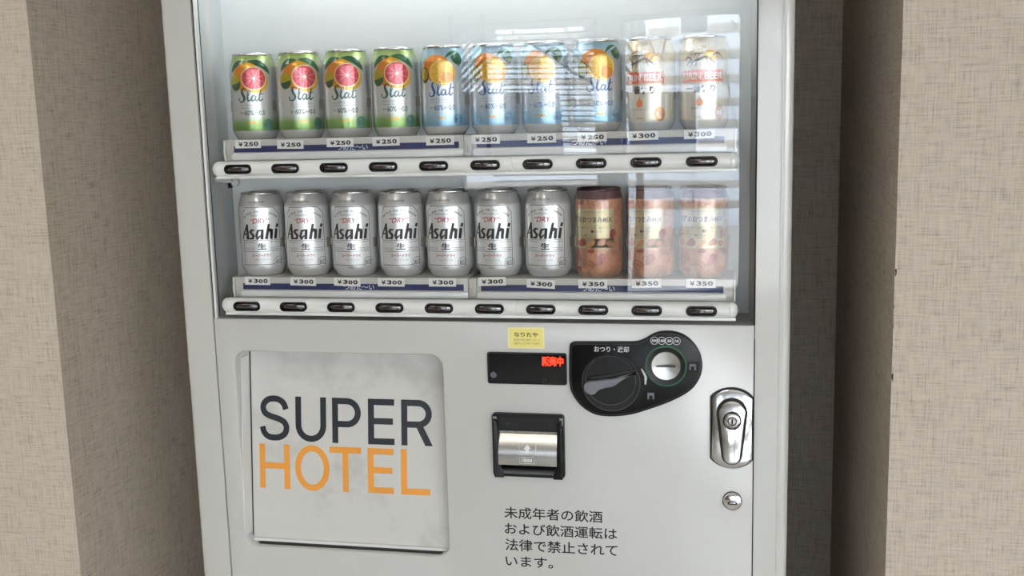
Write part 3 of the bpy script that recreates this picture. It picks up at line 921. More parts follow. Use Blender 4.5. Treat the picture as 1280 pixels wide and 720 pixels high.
# banknote slot
BX0, BX1, BZ0, BZ1 = -.3250, -.2232, .9500, 1.0413
bm = bmesh.new()
ro, ri = rrect(BX0, BX1, BZ0, BZ1, .0045, 4), rrect(BX0 + .0050, BX1 - .0050, BZ0 + .0050, BZ1 - .0050, .0025, 4)
ring_prism(bm, ro, ri, -0.0055, 0.002, inner_back=0.0)
bill = part('banknote_slot', bm, M_BLACK)
bm = bmesh.new(); box(bm, BX0 + .004, BX1 - .004, -0.0018, 0.0005, BZ0 + .004, BZ1 - .004); build('slot_back', bm, mat('slot_back', '0a0a0b', .5), bill)
for x in (BX0 + .0012, BX1 - .0062):
    bm = bmesh.new(); box(bm, x, x + .0050, -0.0062, 0, BZ1 - .0150, BZ1 - .0045, .0005); build('corner_tab', bm, mat('tab_grey', '8f9193', .4), bill)
# curved steel flap
bm = bmesh.new()
fx0, fx1 = -.3155, -.2330
prof = []
for k in range(13):
    u = k / 12
    z = 1.0135 - u * 0.0440
    y = -0.0022 - 0.0120 * math.sin(min(1, u * 1.05) * PI * 0.62)
    prof.append((y, z))
g = [[bm.verts.new((x, y, z)) for (y, z) in prof] for x in (fx0, fx1)]
g2 = [[bm.verts.new((x, y + .0016, z)) for (y, z) in prof] for x in (fx0, fx1)]
for k in range(12):
    bm.faces.new((g[0][k], g[1][k], g[1][k + 1], g[0][k + 1])); bm.faces.new((g2[0][k], g2[0][k + 1], g2[1][k + 1], g2[1][k]))
    for s in (0, 1): bm.faces.new((g[s][k], g[s][k + 1], g2[s][k + 1], g2[s][k]))
for k in (0, 12): bm.faces.new((g[0][k], g[1][k], g2[1][k], g2[0][k]))
flap = build('steel_flap', bm, M_STEEL, bill, angle=60)
bm = bmesh.new()
for (xa, xb) in ((-.3155, -.3040), (-.3036, -.2925), (-.2915, -.2570), (-.2562, -.2450), (-.2445, -.2330)): tube(bm, [(xa, -0.0035, 1.0150), (xb, -0.0035, 1.0150)], .0022, 10)
build('flap_hinge', bm, M_STEEL, flap)
flapy = lambda x, z: -0.0022 - 0.0120 * math.sin(min(1, (1.0135 - z) / .044 * 1.05) * PI * .62)
F = Flat()
F.stroke([(-.2860, .9858), (-.2625, .9858), (-.2625, 1.0012), (-.2860, 1.0012)], .0006, 0, closed=True)
F.poly([(-.2742, .9992), (-.2682, .9932), (-.2712, .9932), (-.2712, .9872), (-.2772, .9872), (-.2772, .9932), (-.2802, .9932)], 0)
F.stroke([(-.2848, .9730), (-.2645, .9730), (-.2645, .9822), (-.2848, .9822)], .0005, 0, closed=True)
F.text('1000', -.2747, .9750, .0052, 0, w=.0155, bold=.02, align='C')
F.plane('flap_print', [mat('flap_white', 'eef0f0', .5)], -.0009, flap, depth=flapy)
# lower mouth of the note slot
bm = bmesh.new()
cp = [(-0.0020 - 0.0100 * math.sin(k / 8 * PI * .5), .9690 - .0140 * k / 8) for k in range(9)]
g = [[bm.verts.new((x, y, z)) for y, z in cp] for x in (fx0 + .001, fx1 - .001)]
for k in range(8): bm.faces.new((g[0][k], g[1][k], g[1][k + 1], g[0][k + 1]))
build('lower_guide', bm, mat('guide_black', '15171a', .22), bill)
bm = bmesh.new(); tube(bm, [(-.3090, -.0125, .9580), (-.2395, -.0125, .9580)], .0014, 8); build('guide_bar', bm, mat('guide_grey', '53565a', .3), bill)
for s, x in ((1, BX0 + .0046), (-1, BX1 - .0046)):
    bm = bmesh.new()
    a = (x, 1.030); pts = [(x, 1.034), (x + s * .0042, 1.030), (x + s * .0050, .990), (x + s * .0048, .972), (x + s * .0105, .9545), (x + s * .0110, .9500), (x - s * .002, .9500), (x - s * .002, 1.034)]
    if s > 0: pts = pts[::-1]
    prism(bm, pts, -0.0120, 0.0, .0010); build('side_cheek', bm, M_BLACK, bill, angle=25)
for x in (-.3031, -.2431):
    bm = bmesh.new(); lathe(bm, [(.0009, 0), (.0007, -.0006), (0, -.0008)], 10, 'Y', c=(x, -0.0018, 1.0257)); build('rivet', bm, M_STEEL, bill)

# chrome lock handle
HX = 0.0041
def capsule_outline(w, z0, z1, rt_, n=10):
    """plate with softly arched ends"""
    p = []
    for k in range(n + 1):
        a = math.radians(150 - 120 * k / n); p.append((HX + w * math.cos(a) / math.cos(math.radians(30)), z1 - rt_ + rt_ * (math.sin(a) - .5) * 2))
    for k in range(n + 1):
        a = math.radians(-30 - 120 * k / n); p.append((HX + w * math.cos(a) / math.cos(math.radians(30)), z0 + rt_ + rt_ * (math.sin(a) + .5) * 2))
    return p
pl = capsule_outline(.0268, .9746, 1.0842, .0130)
bm = bmesh.new(); prism(bm, pl, -0.0060, 0.002, .0040, tilt=lambda x, z: (z - 1.0294) * 0.05)
hnd = part('lock_handle', bm, M_CHROME, angle=25)
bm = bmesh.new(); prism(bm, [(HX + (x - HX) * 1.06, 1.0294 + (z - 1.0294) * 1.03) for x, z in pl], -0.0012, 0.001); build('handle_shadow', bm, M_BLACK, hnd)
def key_shape(d):
    zc, r1, zb, r2 = 1.0520, .0205, .9945, .0138
    p = []
    for k in range(17):
        a = math.radians(-8 + 196 * k / 16); p.append((HX + (r1 - d) * math.cos(a), zc + (r1 - d) * math.sin(a)))
    for k in range(13):
        a = math.radians(188 + 164 * k / 12); p.append((HX + (r2 - d) * math.cos(a), zb + (r2 - d) * math.sin(a)))
    return p
bm = bmesh.new(); ring_prism(bm, key_shape(0), key_shape(.0034), -.0085, -.002); build('handle_groove', bm, MATS['black_matte'], hnd)
GT = lambda x, z: (z - 1.0425) * 0.12
bm = bmesh.new(); prism(bm, key_shape(.0030), -.0105, -.003, .0022, tilt=GT); build('pull_grip', bm, M_CHROME, hnd, angle=25)
bm = bmesh.new(); lathe(bm, [(.0124, .002), (.0124, -.0016), (0, -.0016)], 36, 'Y', c=(HX + .0004, -.0105, 1.0425)); build('key_collar', bm, M_BLACK, hnd)
bm = bmesh.new(); lathe(bm, [(.0106, 0), (.0106, -.0026), (.0098, -.0032), (.0062, -.0034), (.0060, -.0020)], 36, 'Y', c=(HX + .0004, -.0105, 1.0425)); cyl = build('key_cylinder', bm, M_STEEL, hnd)
bm = bmesh.new(); lathe(bm, [(.0062, -.0019), (0, -.0019)], 24, 'Y', c=(HX + .0004, -.0105, 1.0425)); build('core_gap', bm, M_BLACK, cyl)
bm = bmesh.new(); lathe(bm, [(.0050, -.001), (.0050, -.0034), (.0044, -.0040), (0, -.0041)], 24, 'Y', c=(HX + .0004, -.0105, 1.0425)); build('key_core', bm, M_STEEL, cyl)
bm = bmesh.new(); box(bm, HX - .0005, HX + .0013, -.0150, -.0140, 1.0385, 1.0460); build('keyhole', bm, M_BLACK, cyl)
# small key lock below
bm = bmesh.new(); lathe(bm, [(.0124, .001), (.0124, -.0020), (.0112, -.0042), (.0072, -.0060), (0, -.0064)], 36, 'Y', c=(.0056, 0, .9270)); lk2 = part('key_lock', bm, M_CHROME)
bm = bmesh.new(); lathe(bm, [(.0130, .001), (.0130, -.0012), (.0122, -.0014)], 36, 'Y', c=(.0056, 0, .9270)); build('lock_ring', bm, M_BLACK, lk2)
bm = bmesh.new(); prism(bm, rrect(-.0008, .0118, .9240, .9282, .0018, 3), -.0072, -.005); build('keyhole', bm, mat('slot_black', '0b0b0c', .4), lk2)
bm = bmesh.new(); box(bm, .0018, .0092, -.0078, -.006, .9256, .9272, .0004); build('key_slot_bar', bm, M_CHROME, lk2)

# warning text
F = Flat()
rows = (('未成年者の飲酒', .1405, .8850, 7), ('および飲酒運転は', .1606, .8612, 8), ('法律で禁止されて', .1610, .8370, 8), ('います。', .0690, .8133, 4))
for t, w, zb, n in rows:
    F.text(t, -.3125, zb, .0178 if n != 4 else .0160, 0, w=w, bold=.012)
pw = F.plane('warning_text', [M_INK], 0.0009)
place(pw)
# dispensing door low on the panel (below the picture)
bm = bmesh.new(); ring_prism(bm, rrect(-.62, -.09, .28, .50, .02, 5), rrect(-.60, -.11, .30, .48, .012, 5), -.006, .004); dd = part('dispensing_port', bm, M_BLACK)
bm = bmesh.new(); prism(bm, rrect(-.598, -.112, .302, .478, .01, 5), -.002, .003, .001); build('flap_door', bm, M_GREY, dd)

# ================================================================== CANS
def prof_fn(prof):
    def f(z):
        if z <= prof[0][1]: return prof[0][0]
        for (r0, z0), (r1, z1) in zip(prof, prof[1:]):
            if z <= z1:
                t = (z - z0) / max(1e-9, z1 - z0)
                return r0 + (r1 - r0) * t
        return prof[-1][0]
    return f
SIDE = [(.0262, 0.0), (.0272, .0012), (.0290, .0045), (.0318, .0092), (.0328, .0118), (.0331, .0150), (.0331, .0990), (.0329, .1010), (.0323, .1040), (.0310, .1085), (.0296, .1130), (.0284, .1165), (.0279, .1180)]
SIDE_N = [(.0280, 0.0), (.0292, .0012), (.0312, .0050), (.0325, .0090), (.0330, .0120), (.0331, .0150), (.0331, .1045), (.0329, .1065), (.0322, .1095), (.0312, .1135), (.0303, .1170), (.0300, .1180)]

def can_body(m, side):
    bm = bmesh.new()
    lathe(bm, [(0, .0080), (.012, .0070), (.020, .0040), (.0245, .0006), (.0254, 0)] + side, 72)
    return build('body', bm, m, None, angle=60)
def can_lid(m, rr):
    bm = bmesh.new()
    lathe(bm, [(rr - .0006, .1176), (rr + .0003, .1183), (rr + .0008, .1196), (rr + .0006, .1210), (rr - .0002, .1219), (rr - .0012, .1216), (rr - .0017, .1200), (rr - .0024, .1150), (rr - .0040, .1146), (rr - .0052, .1162), (0, .1165)], 64)
    o = build('lid', bm, m, None, angle=50)
    return o
def pull_tab():
    bm = bmesh.new()
    ring_prism(bm, [(x, z) for x, z in circ(0, -.006, .0075, 20, .012)], [(x, z) for x, z in circ(0, -.010, .004, 20, .005)], 0, .001)
    for v in bm.verts: v.co = Vector((v.co.x, v.co.z, .1166 + (.001 - v.co.y)))
    return build('pull_tab', bm, M_ALU, None)

def band_mat(name, stops, metal=.75, rough=.22, noise_mix=None, wrinkle=False):
    """printed, varnished metal can wall: colours by height"""
    m = mat(name, 'cccccc', rough, metal, coat=.9, coat_rough=.03)
    tc = nd(m, 'ShaderNodeTexCoord'); sx = nd(m, 'ShaderNodeSeparateXYZ'); lk(m, tc.outputs['Object'], sx.inputs[0])
    dv = nd(m, 'ShaderNodeMath', operation='DIVIDE'); lk(m, sx.outputs[2], dv.inputs[0]); dv.inputs[1].default_value = .122
    col = ramp(m, dv.outputs[0], [(p, lin(c)) for p, c in stops])
    lk(m, col, P(m).inputs['Base Color'])
    P(m).inputs['Coat IOR'].default_value = 1.5
    return m, col

INK_METAL = .35
def ink(name, col, metal=INK_METAL, rough=.3):
    m = mat('ink_' + name, col, rough, metal, coat=.9, coat_rough=.03)
    P(m).inputs['Coat IOR'].default_value = 1.5
    return m

M_GREENCAN, _ = band_mat('can_print_green', [(.0, 'd4d4d2'), (.095, 'cfd0cd'), (.11, '6a9a45'), (.19, '8db35f'), (.27, 'd0d2ce'), (.50, 'd3d4d3'), (.80, 'd0d2cf'), (.90, 'b4c48e'), (.955, '8fac52'), (1.0, 'a8b88a')], .5, .32)
M_BLUECAN, _ = band_mat('can_print_blue', [(.0, 'd4d4d2'), (.095, 'cfd0cd'), (.11, '7fb2cf'), (.20, 'a6cadc'), (.32, 'cdd6dc'), (.50, 'd6dade'), (.80, 'c6d5dd'), (.90, 'a3c2d2'), (1.0, '8db2c6')], .5, .32)
M_SILVERCAN, _ = band_mat('can_print_silver', [(.0, 'dcdcdc'), (.12, 'dadbdb'), (.15, 'e8eaea'), (.82, 'e9ebeb'), (.85, 'c4c5c5'), (1.0, 'bdbebe')], .42, .30)
M_CREAMCAN, _ = band_mat('can_print_cream', [(.0, 'd4d4d2'), (.095, 'd0d0cc'), (.11, 'd9d0b8'), (.3, 'e2dccb'), (.8, 'ded8c6'), (.9, 'cfc09a'), (1.0, 'c2b287')], .40, .32)
M_NUTCAN, ncol = band_mat('can_print_nut', [(.0, 'b9a48a'), (.03, 'b98b70'), (.10, 'c4896a'), (.5, 'cb9173'), (.86, 'ca8f70'), (.875, 'cf9c7f'), (.885, '5a3440'), (1.0, '6a4350')], .15, .32)
nn_ = noise(M_NUTCAN, (42, 42, 30), 4, .62, 1.6)
lk(M_NUTCAN, mix(M_NUTCAN, .75, ncol, ramp(M_NUTCAN, nn_, [(.30, lin('8f8f8f')), (.46, lin('cfcfcf')), (.56, lin('ffffff')), (.66, lin('c4c4c4')), (.8, lin('ffffff'))]), 'MULTIPLY'), P(M_NUTCAN).inputs['Base Color'])

I_ORANGE, I_YEL, I_RED, I_PINK, I_RIND = ink('orange', 'e58a1e'), ink('yellow', 'edb21c'), ink('grapefruit', 'cf3b4a'), ink('pink', 'e98a90'), ink('rind', 'f3ddb0')
I_LEAF, I_LEAF2, I_TEAL, I_LIME = ink('leaf', '1d5a34'), ink('leaf_light', '4c8a46'), ink('teal', '0d5247', 0.0, .35), ink('lime', 'a8a422')
I_BLUE, I_GOLD, I_GREYT, I_BLACK, I_REDT = ink('blue', '1f5f9a', 0.0, .35), ink('gold', 'd9a029', .4), ink('grey', '5c6160', 0.0, .35), ink('black', '101215', 0.0, .35), ink('red', 'b8182f', 0.0, .35)
I_PALE, I_WHITE, I_BAND, I_TAN, I_ALM, I_PGOLD, I_LEMON = ink('pale', 'dfe3e3'), ink('white', 'eceae4', .2), ink('band_red', 'd4451f', .2), ink('tan', 'b98a4a'), ink('almond', '8e2f1f', .15), ink('panel_gold', 'b9ad86', .5), ink('lemon', 'f2c23a')
I_DISC = ink('disc_green', '5f8f7e'); I_DISCB = ink('disc_blue', '7fa9c4'); I_NUT = ink('peanut', 'c79263', .15); I_WALN = ink('walnut', 'a8653c', .15); I_CHAR = ink('charcoal', '303336', 0.0, .35); I_MAROON = ink('maroon', '3a1414', 0.0, .35)

def leaf(F, a, b, bulge, mi, vein=None):
    a, b = Vector(a), Vector(b); d = b - a; n = Vector((-d.y, d.x)).normalized()
    up_ = [tuple(a + d * t + n * bulge * (math.sin(t * PI) ** .8) * 1.5) for t in [k / 12 for k in range(13)]]
    dn = [tuple(a + d * t + n * bulge * .35 * math.sin(t * PI)) for t in [k / 12 for k in range(11, 0, -1)]]
    F.poly(up_ + dn, mi)
    if vein is not None:
        F.stroke([tuple(a + d * t + n * bulge * .9 * math.sin(t * PI)) for t in [k / 8 for k in range(9)]], .5, vein)

def script_slat(F, mi):
    F.stroke([(-6.2, 69.5), (-7.5, 72), (-10.5, 71.5), (-12.2, 68), (-10.8, 63.5), (-9.0, 59.5), (-9.6, 55.5), (-12.8, 53.2), (-16.4, 54), (-17.8, 56.8), (-16.6, 58.4)], [1.22, 1.62, 3.51, 3.78, 2.16, 1.22, 1.76], mi, smooth=4)
    F.stroke([(-6.0, 57), (-1.5, 64), (.4, 70), (-.9, 72), (-3.0, 67), (-4.0, 59), (-3.3, 55), (-1.0, 55.2), (1.0, 57.5)], [1.08, 1.08, 1.35, 2.56, 2.56, 1.22], mi, smooth=4)
    F.stroke([(6.8, 61), (4.6, 62), (2.0, 59.5), (1.6, 56), (3.4, 54.5), (5.8, 57), (7.4, 61.4)], [1.22, 2.16, 2.43, 1.62, 1.08], mi, smooth=4)
    F.stroke([(7.6, 62), (6.8, 57), (7.6, 54.7), (9.6, 55.6), (11.5, 58)], [2.56, 2.29, 1.08], mi, smooth=4)
    F.stroke([(15.0, 70), (13.2, 63), (12.0, 57), (12.8, 54.6), (15.0, 55.2), (17.5, 57.6)], [1.89, 2.56, 2.43, 0.94], mi, smooth=4)
    F.stroke([(10.6, 63.2), (14, 63.8), (18.4, 64.8)], [0.94, 1.62, 0.81], mi, smooth=3)

def slat_can(fruit):
    green = fruit == 'grapefruit'
    parts = [can_body(M_GREENCAN if green else M_BLUECAN, SIDE), can_lid(M_ALU, .0280), pull_tab()]
    fn = prof_fn(SIDE)
    F = Flat()
    MT = [I_ORANGE, I_YEL, I_RED, I_PINK, I_RIND, I_LEAF, I_LEAF2, I_LIME, I_LEMON]
    if green:
        F.disc(-4, 88, 22, 0, 20); F.disc(9, 83, 18.5, 1, 18)
        F.poly([(-10, 103), (0, 111), (11, 103), (0, 96)], 1)
        F.disc(6.0, 86.0, 18.6, 4, 16.8); F.disc(6.0, 86.0, 17.0, 2, 15.2)
        for k in range(9):
            a = 2 * PI * k / 9 + .3
            F.stroke([(6.0, 86.0), (6.0 + 16.0 * math.cos(a), 86.0 + 14.4 * math.sin(a))], [1.3, .7], 3)
        F.disc(6.0, 86.0, 1.9, 4)
        F.disc(-22.5, 80.5, 9.6, 7, 11.5); F.ring(-22.5, 81.5, 7, .8, 1, 8.6); F.poly([(-31.5, 77.5), (-22, 79), (-13.5, 81.5), (-13.6, 76), (-17.5, 70.8), (-22.5, 69.0), (-27.5, 71)], 5)
        leaf(F, (-29, 93), (-3, 109), 6.8, 5, 6); leaf(F, (-3.5, 109.5), (30, 91), 7.5, 5, 6)
    else:
        F.disc(-6, 91, 21, 0, 18); F.disc(3, 85, 19, 8, 17.5); F.ring(3, 85, 17, 1.0, 4, 15.5)
        for k in range(8):
            a = 2 * PI * k / 8 + .2
            F.stroke([(3, 85), (3 + 16 * math.cos(a), 85 + 14.5 * math.sin(a))], [.4, .8], 0)
        F.poly(circ(10, 78, 9, 20, 7.5), 0)
        F.disc(-24.5, 82, 8, 5, 11); F.disc(-24.5, 83.5, 6.5, 7, 8)
        leaf(F, (7, 103), (27, 113), 3.5, 5, 6); leaf(F, (27, 113.5), (24.5, 93), 5, 5, 6); F.poly([(16, 106), (27, 112), (29, 100), (23, 95), (18, 100)], 5)
    parts.append(F.wrap('fruit_print', MT, fn))
    T = I_TEAL if green else I_BLUE
    F = Flat(); script_slat(F, 0); parts.append(F.wrap('logo_print', [T], fn))
    F = Flat()
    F.text('グレープフルーツサワー' if green else 'レモンスカッシュサワー', 0, 46.5, 3.6, 0, w=33, align='C'); F.stroke([(-17, 44.3), (17, 44.3)], .35, 0)
    F.text('60%', -9.5, 34.0, 7.4, 0, w=13, bold=.015); F.text('果汁', -16.5, 36, 3, 0); F.text('糖類', 4.5, 36, 3, 0); F.text('0.0', 11, 34.0, 7.4, 0, w=8, bold=.015)
    for k in range(4): F.text('チューハイ・アルコール分', -25, 23.5 - k * 2.8, 1.7, 0, w=11)
    for k in range(5):
        F.text('品名炭酸水原材料果汁', 36 + k * 3.1, 104 - 1.7, 1.8, 0, w=44, rot=-PI / 2)
    parts.append(F.wrap('small_print', [T], fn))
    F = Flat(); F.text('Asahi', 0, 22.0, 4.6, 0, w=13, bold=.03, shear=.25, align='C'); parts.append(F.wrap('maker_print', [I_GOLD], fn))
    F = Flat(); F.disc(24, 20.5, 8.2, 0, 8.6); F.text('お酒', 24, 16.6, 7.4, 1, w=11.5, bold=.02, align='C'); parts.append(F.wrap('drink_mark', [I_DISC if green else I_DISCB, I_TEAL if green else ink('navy', '1d4468', .2)], fn))
    return parts

def beer_can():
    parts = [can_body(M_SILVERCAN, SIDE), can_lid(M_ALU, .0280), pull_tab()]
    fn = prof_fn(SIDE)
    F = Flat()
    F.stroke([(-29, 17), (-29, 90), (-22, 100.5), (21, 100.5), (30, 91), (30, 17)], .75, 0, closed=True)
    for k, z in enumerate((52.5, 50, 41.5, 39, 36.5)): F.stroke([(-27.5, z), (-10 if 1 <= k <= 3 else 28, z)], .45, 0)
    for z in (50, 41.5, 39): F.stroke([(12, z), (28, z)], .45, 0)
    F.text('生', 1, 39.2, 9.4, 0, w=12.5, bold=.035, align='C')
    parts.append(F.wrap('frame_print', [I_CHAR], fn))
    F = Flat()
    A = lambda pts, w: F.stroke([(p[0] * 1.13 - 31.5, p[1] + 54.2) for p in pts], w, 0)
    A([(.3, 0), (10.6, 22)], [2.0, 3.2]); A([(10.0, 22), (10.4, 0)], [3.2, 5.0]); A([(3.5, 7.5), (10, 7.5)], 1.8)
    A([(20.5, 13.8), (16.5, 13.6), (14.6, 11), (18.8, 5.5), (17.6, 1.6), (12.6, 1.2)], [1.6, 3.6, 3.6, 3.6, 1.8])
    A([(29.5, 13.6), (25.0, 12.6), (22.8, 5), (24.0, 1.2), (28.5, 6)], [1.8, 3.6, 3.6, 1.4]); A([(30.8, 14.5), (29.6, 0)], [3.8, 4.2])
    A([(39.3, 22), (35.0, 0)], [3.2, 4.4]); A([(36.5, 9), (40.5, 13.6), (42.5, 12.5), (41.4, 0)], [1.6, 3.4, 4.2, 4.2])
    A([(49.2, 14.5), (47.0, 0)], [3.8, 4.6]); A([(51.4, 21.5), (49.8, 16.6)], [3.6, 4.2])
    parts.append(F.wrap('logo_print', [I_BLACK], fn))
    F = Flat()
    F.text('“DRY”', -1.5, 77.5, 7.0, 0, w=27, bold=.012, shear=.25, align='C'); F.text('スーパードライ', 0, 28.3, 4.8, 0, w=28, bold=.03, align='C')
    F.stroke([(-10, 84.3), (6, 84.3)], .35, 0)
    parts.append(F.wrap('red_print', [I_REDT], fn))
    F = Flat()
    word = 'THE BEER FOR ALL SEASONS'
    for k, ch in enumerate(word):
        if ch == ' ': continue
        a = math.radians(150 - 120 * k / (len(word) - 1)); F.text(ch, 29 * math.cos(a), 76.5 + 18 * math.sin(a) - 1, 2.6, 0, bold=.02, align='C', rot=(a - PI / 2) * .6)
    F.text('BREWED FROM SELECTED YEAST', 0, 88.3, 1.8, 0, w=26, align='C')
    F.text('PREMIUM QUALITY FROM ASAHI BREWERIES', 0, 47.2, 0.01, 0, w=.01, align='C')
    F.text('辛口〈生〉アルコール分5%', 1, 23.5, 2.2, 0, w=20, align='C'); F.text('350ml', 0, 12.2, 2.6, 0, align='C'); F.text('COLD ASAHI EXTRA', -4, 107.0, 3.0, 0, w=26, bold=.02, align='C')
    parts.append(F.wrap('grey_print', [I_GREYT], fn))
    F = Flat(); F.disc(25.5, 20.5, 7.6, 0); F.ring(25.5, 20.5, 7.4, .5, 1); F.text('お酒', 25.5, 17.0, 6.6, 1, w=10.5, bold=.02, align='C'); parts.append(F.wrap('drink_mark', [I_PALE, I_CHAR], fn))
    return parts

def lager_can():
    parts = [can_body(M_CREAMCAN, SIDE), can_lid(M_ALU, .0280), pull_tab()]
    fn = prof_fn(SIDE)
    F = Flat(); F.poly([(-34, 61.5), (28, 61.5), (28, 76.5), (-34, 76.5)], 0); F.stroke([(-34, 77.6), (28, 77.6)], .5, 2); F.stroke([(-34, 60.4), (28, 60.4)], .5, 2)
    F.text('KIRIN BEER', -3, 64.8, 8.6, 1, w=57, bold=.022, align='C'); parts.append(F.wrap('red_band', [I_BAND, I_WHITE, I_GOLD], fn))
    F = Flat(); F.text('一番搾り', -5, 47.8, 10.6, 0, w=40, bold=.04, align='C'); parts.append(F.wrap('name_print', [I_BLACK], fn))
    F = Flat()
    drop = [(-6 + 4.6 * math.cos(a), 35.2 + 4.6 * math.sin(a)) for a in [math.radians(150 + 240 * k / 16) for k in range(17)]] + [(-5.0, 41.5), (-6, 45.5), (-7.0, 41.5)]
    F.poly(drop, 0); F.disc(21.5, 21.5, 7.6, 1, 9.6); F.ring(21.5, 21.5, 6.8, .5, 0, 8.8); F.text('お酒', 21.5, 18.4, 6.0, 2, w=9.5, bold=.02, align='C')
    parts.append(F.wrap('gold_print', [ink('drop', 'e07a2a', .2), I_TAN, I_WHITE], fn))
    # running beast emblem with mane and tail, and the arched words
    F = Flat()
    F.disc(9, 95, 8.5, 1, 7)
    F.stroke([(-24, 83), (-20, 87), (-15, 87.5), (-8, 90), (0, 93), (6, 92), (11, 88), (15, 85)], [1.0, 2.2, 2.6, 3.6, 3.2, 2.0, 1.0], 0, smooth=4)
    F.stroke([(-17, 88), (-19, 93), (-24, 93), (-25, 90)], [2.8, 2.4, 2.0, .8], 0, smooth=4)
    for k in range(6): F.stroke([(-19 + k * 2.2, 93 - k * .4), (-17 + k * 2.6, 97 + (k % 2)), (-11 + k * 2.8, 98.5 - k * .3)], [.5, 1.2, .3], 0, smooth=3)
    for (x, z, dx, dz) in ((-13, 88, -6, -7), (-9, 89, -2, -8), (3, 91, 4, -8), (7, 90, 8, -6)): F.stroke([(x, z), (x + dx * .6, z + dz * .5), (x + dx, z + dz)], [1.6, 1.1, .6], 0, smooth=3)
    F.stroke([(9, 92), (14, 97), (20, 97), (22, 93)], [1.2, 2.4, 1.6, .5], 0, smooth=4); F.stroke([(-21, 95), (-14, 102), (-2, 103)], [.4, .8, .3], 0, smooth=4)
    parts.append(F.wrap('emblem_print', [I_CHAR, I_GOLD], fn))
    F = Flat(); word = "KIRIN'S PRIME BREW"
    for k, ch in enumerate(word):
        if ch == ' ': continue
        a = math.radians(158 - 136 * k / (len(word) - 1)); F.text(ch, 28 * math.cos(a), 83 + 22.5 * math.sin(a) - 1.6, 3.8, 0, bold=.015, align='C', rot=(a - PI / 2) * .75)
    parts.append(F.wrap('arched_print', [I_GOLD], fn))
    F = Flat(); F.text('麦芽100% 生ビール', -6, 26.5, 2.4, 0, w=22, align='C'); F.text('350ml', -6, 15, 2.4, 0, align='C'); parts.append(F.wrap('small_print', [I_GREYT], fn))
    return parts

def nut_can():
    parts = [can_body(M_NUTCAN, SIDE_N), can_lid(mat('lid_maroon', '5a3c46', .25, .6), .0300), pull_tab()]
    fn = prof_fn(SIDE_N)
    F = Flat()
    F.poly([(-37, 40), (37, 40), (37, 95), (-37, 95)], 0)
    for z in (94.2, 87, 71.2, 54.6, 40.8): F.stroke([(-37, z), (37, z)], .45, 1)
    for x in (-36.5, 36.5): F.stroke([(x, 40), (x, 95)], .5, 1)
    parts.append(F.wrap('gold_panel', [I_PGOLD, I_TAN], fn))
    F = Flat()
    F.text('７種のおつまみMIX', 1.5, 75.6, 8.8, 0, w=64, bold=.028, align='C')
    F.text('GOURMET SNACK', 6, 89.3, 2.2, 1, w=32, align='C')
    F.text('●ピスタチオ　●カシューナッツ　●アーモンド', 0, 67.3, 2.4, 1, w=64, align='C'); F.text('●アーモンド', -33, 62.4, 3.0, 1, w=18); F.text('●あられ', 4, 62.4, 3.2, 0, w=15); F.disc(5.5, 64, 2.0, 0); F.text('●ジャイアントコーン●ピーナッツ', -33, 57.2, 3.0, 1, w=44)
    parts.append(F.wrap('text_print', [I_MAROON, I_CHAR], fn))
    F = Flat()
    F.poly([(-36, 41.4), (36, 41.4), (36, 54), (-36, 54)], 3)
    def nut(x, z, a, b, rot, mi):
        c, s = math.cos(rot), math.sin(rot)
        F.poly([(x + a * math.cos(t) * c - b * math.sin(t) * s * (1 + .25 * math.cos(t)), z + a * math.cos(t) * s + b * math.sin(t) * c * (1 + .25 * math.cos(t))) for t in [2 * PI * k / 20 for k in range(20)]], mi)
        F.stroke([(x - a * .7 * c, z - a * .7 * s), (x + a * .75 * c, z + a * .75 * s)], [.3, .6, .2], 3 if mi == 2 else 0)
    nut(-12, 48, 7.5, 5.2, .35, 0); nut(3, 46.5, 8, 3.4, .75, 1); nut(18, 48.5, 6.5, 4.2, .5, 2); nut(-26, 48, 5.5, 5.0, .2, 1); nut(30, 47, 5, 4, -.4, 2)
    nut(-19, 30, 5.5, 8.0, .35, 0); nut(17, 25.5, 9.0, 5.4, 1.0, 0); nut(-18, 11.5, 6.5, 3.6, 0, 0); nut(3, 37, 5.5, 2.6, .1, 0); nut(-32, 20, 6, 4.5, 1.2, 2); nut(34, 60, 7, 4.5, 1.2, 0); nut(-12, 103, 6.5, 2.8, .2, 0); nut(10, 102, 6, 3, -.2, 2); nut(2, 20, 8, 4.5, -.5, 2); nut(27, 12.5, 6, 4, .5, 2)
    F.text('内容量 イメージ写真', 0, 17.6, 1.8, 4, w=24, align='C')
    parts.append(F.wrap('nut_print', [I_ALM, I_NUT, I_WALN, ink('cream', 'e6d8b4', .2), I_MAROON], fn))
    return parts

ORD = ['', 'second', 'third', 'fourth', 'fifth', 'sixth', 'seventh']
spec = []
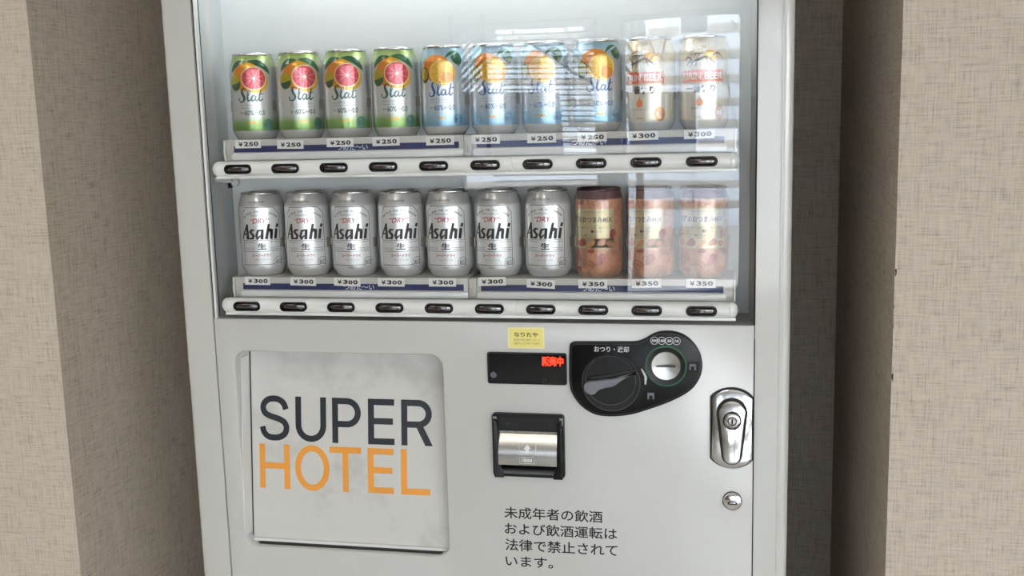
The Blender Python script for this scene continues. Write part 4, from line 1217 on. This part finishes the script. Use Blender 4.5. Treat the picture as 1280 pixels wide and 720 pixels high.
# upper row: (kind, turn in degrees)
for i, (k, a) in enumerate([('grape', 15), ('grape', 24), ('grape', 10), ('grape', 12), ('lemon', 5), ('lemon', 5), ('lemon', -3), ('lemon', 13), ('lager', -11), ('lager', 1)]): spec.append((0, i, k, a))
for i, (k, a) in enumerate([('beer', 18), ('beer', 12), ('beer', 8), ('beer', 12), ('beer', 2), ('beer', -6), ('beer', -1), ('nut', -19), ('nut', -28), ('nut', -9)]): spec.append((1, i, k, a))
def can_label(kind, i):
    if kind == 'grape':
        n = 3 - i
        return 'green and silver grapefruit drink can ' + ('right beside the blue lemon cans' if n == 0 else 'in the upper row, %s from the blue lemon cans' % ORD[n])
    if kind == 'lemon':
        n = 7 - i
        return 'pale blue lemon drink can ' + ('right beside the cream beer cans' if n == 0 else 'in the upper row, %s from the cream beer cans' % ORD[n])
    if kind == 'lager':
        return 'cream beer can with red band ' + ('right beside the blue lemon cans' if i == 8 else 'at the row end, away from the lemon cans')
    if kind == 'beer':
        n = 6 - i
        return 'silver beer can with black slanted lettering ' + ('right beside the brown nut cans' if n == 0 else 'in the lower row, %s from the nut cans' % ORD[n])
    n = i - 7
    return 'brown nut snack can ' + ('right beside the silver beer cans' if n == 0 else 'in the lower row, %s from the silver beer cans' % ORD[n])
NAMES = {'grape': ('grapefruit_can', 'drink can', 'green grapefruit cans on the upper shelf'), 'lemon': ('lemon_can', 'drink can', 'blue lemon cans on the upper shelf'), 'lager': ('lager_can', 'beer can', 'cream beer cans on the upper shelf'), 'beer': ('beer_can', 'beer can', 'silver beer cans on the lower shelf'), 'nut': ('nut_can', 'snack can', 'nut snack cans on the lower shelf')}
MAKE = {'grape': lambda: slat_can('grapefruit'), 'lemon': lambda: slat_can('lemon'), 'lager': lager_can, 'beer': beer_can, 'nut': nut_can}
PROTO = {}
for row, i, kind, a in spec:
    nm, cat, grp = NAMES[kind]
    root = empty(nm, (BX[i] + .001, CANY, ROWZ[row] - .0001), can_label(kind, i), cat, grp, math.radians(a))
    if kind not in PROTO:
        PROTO[kind] = MAKE[kind]()
        for p in PROTO[kind]: p.parent = root
    else:
        for p in PROTO[kind]:
            link(p.copy(), root).parent = root
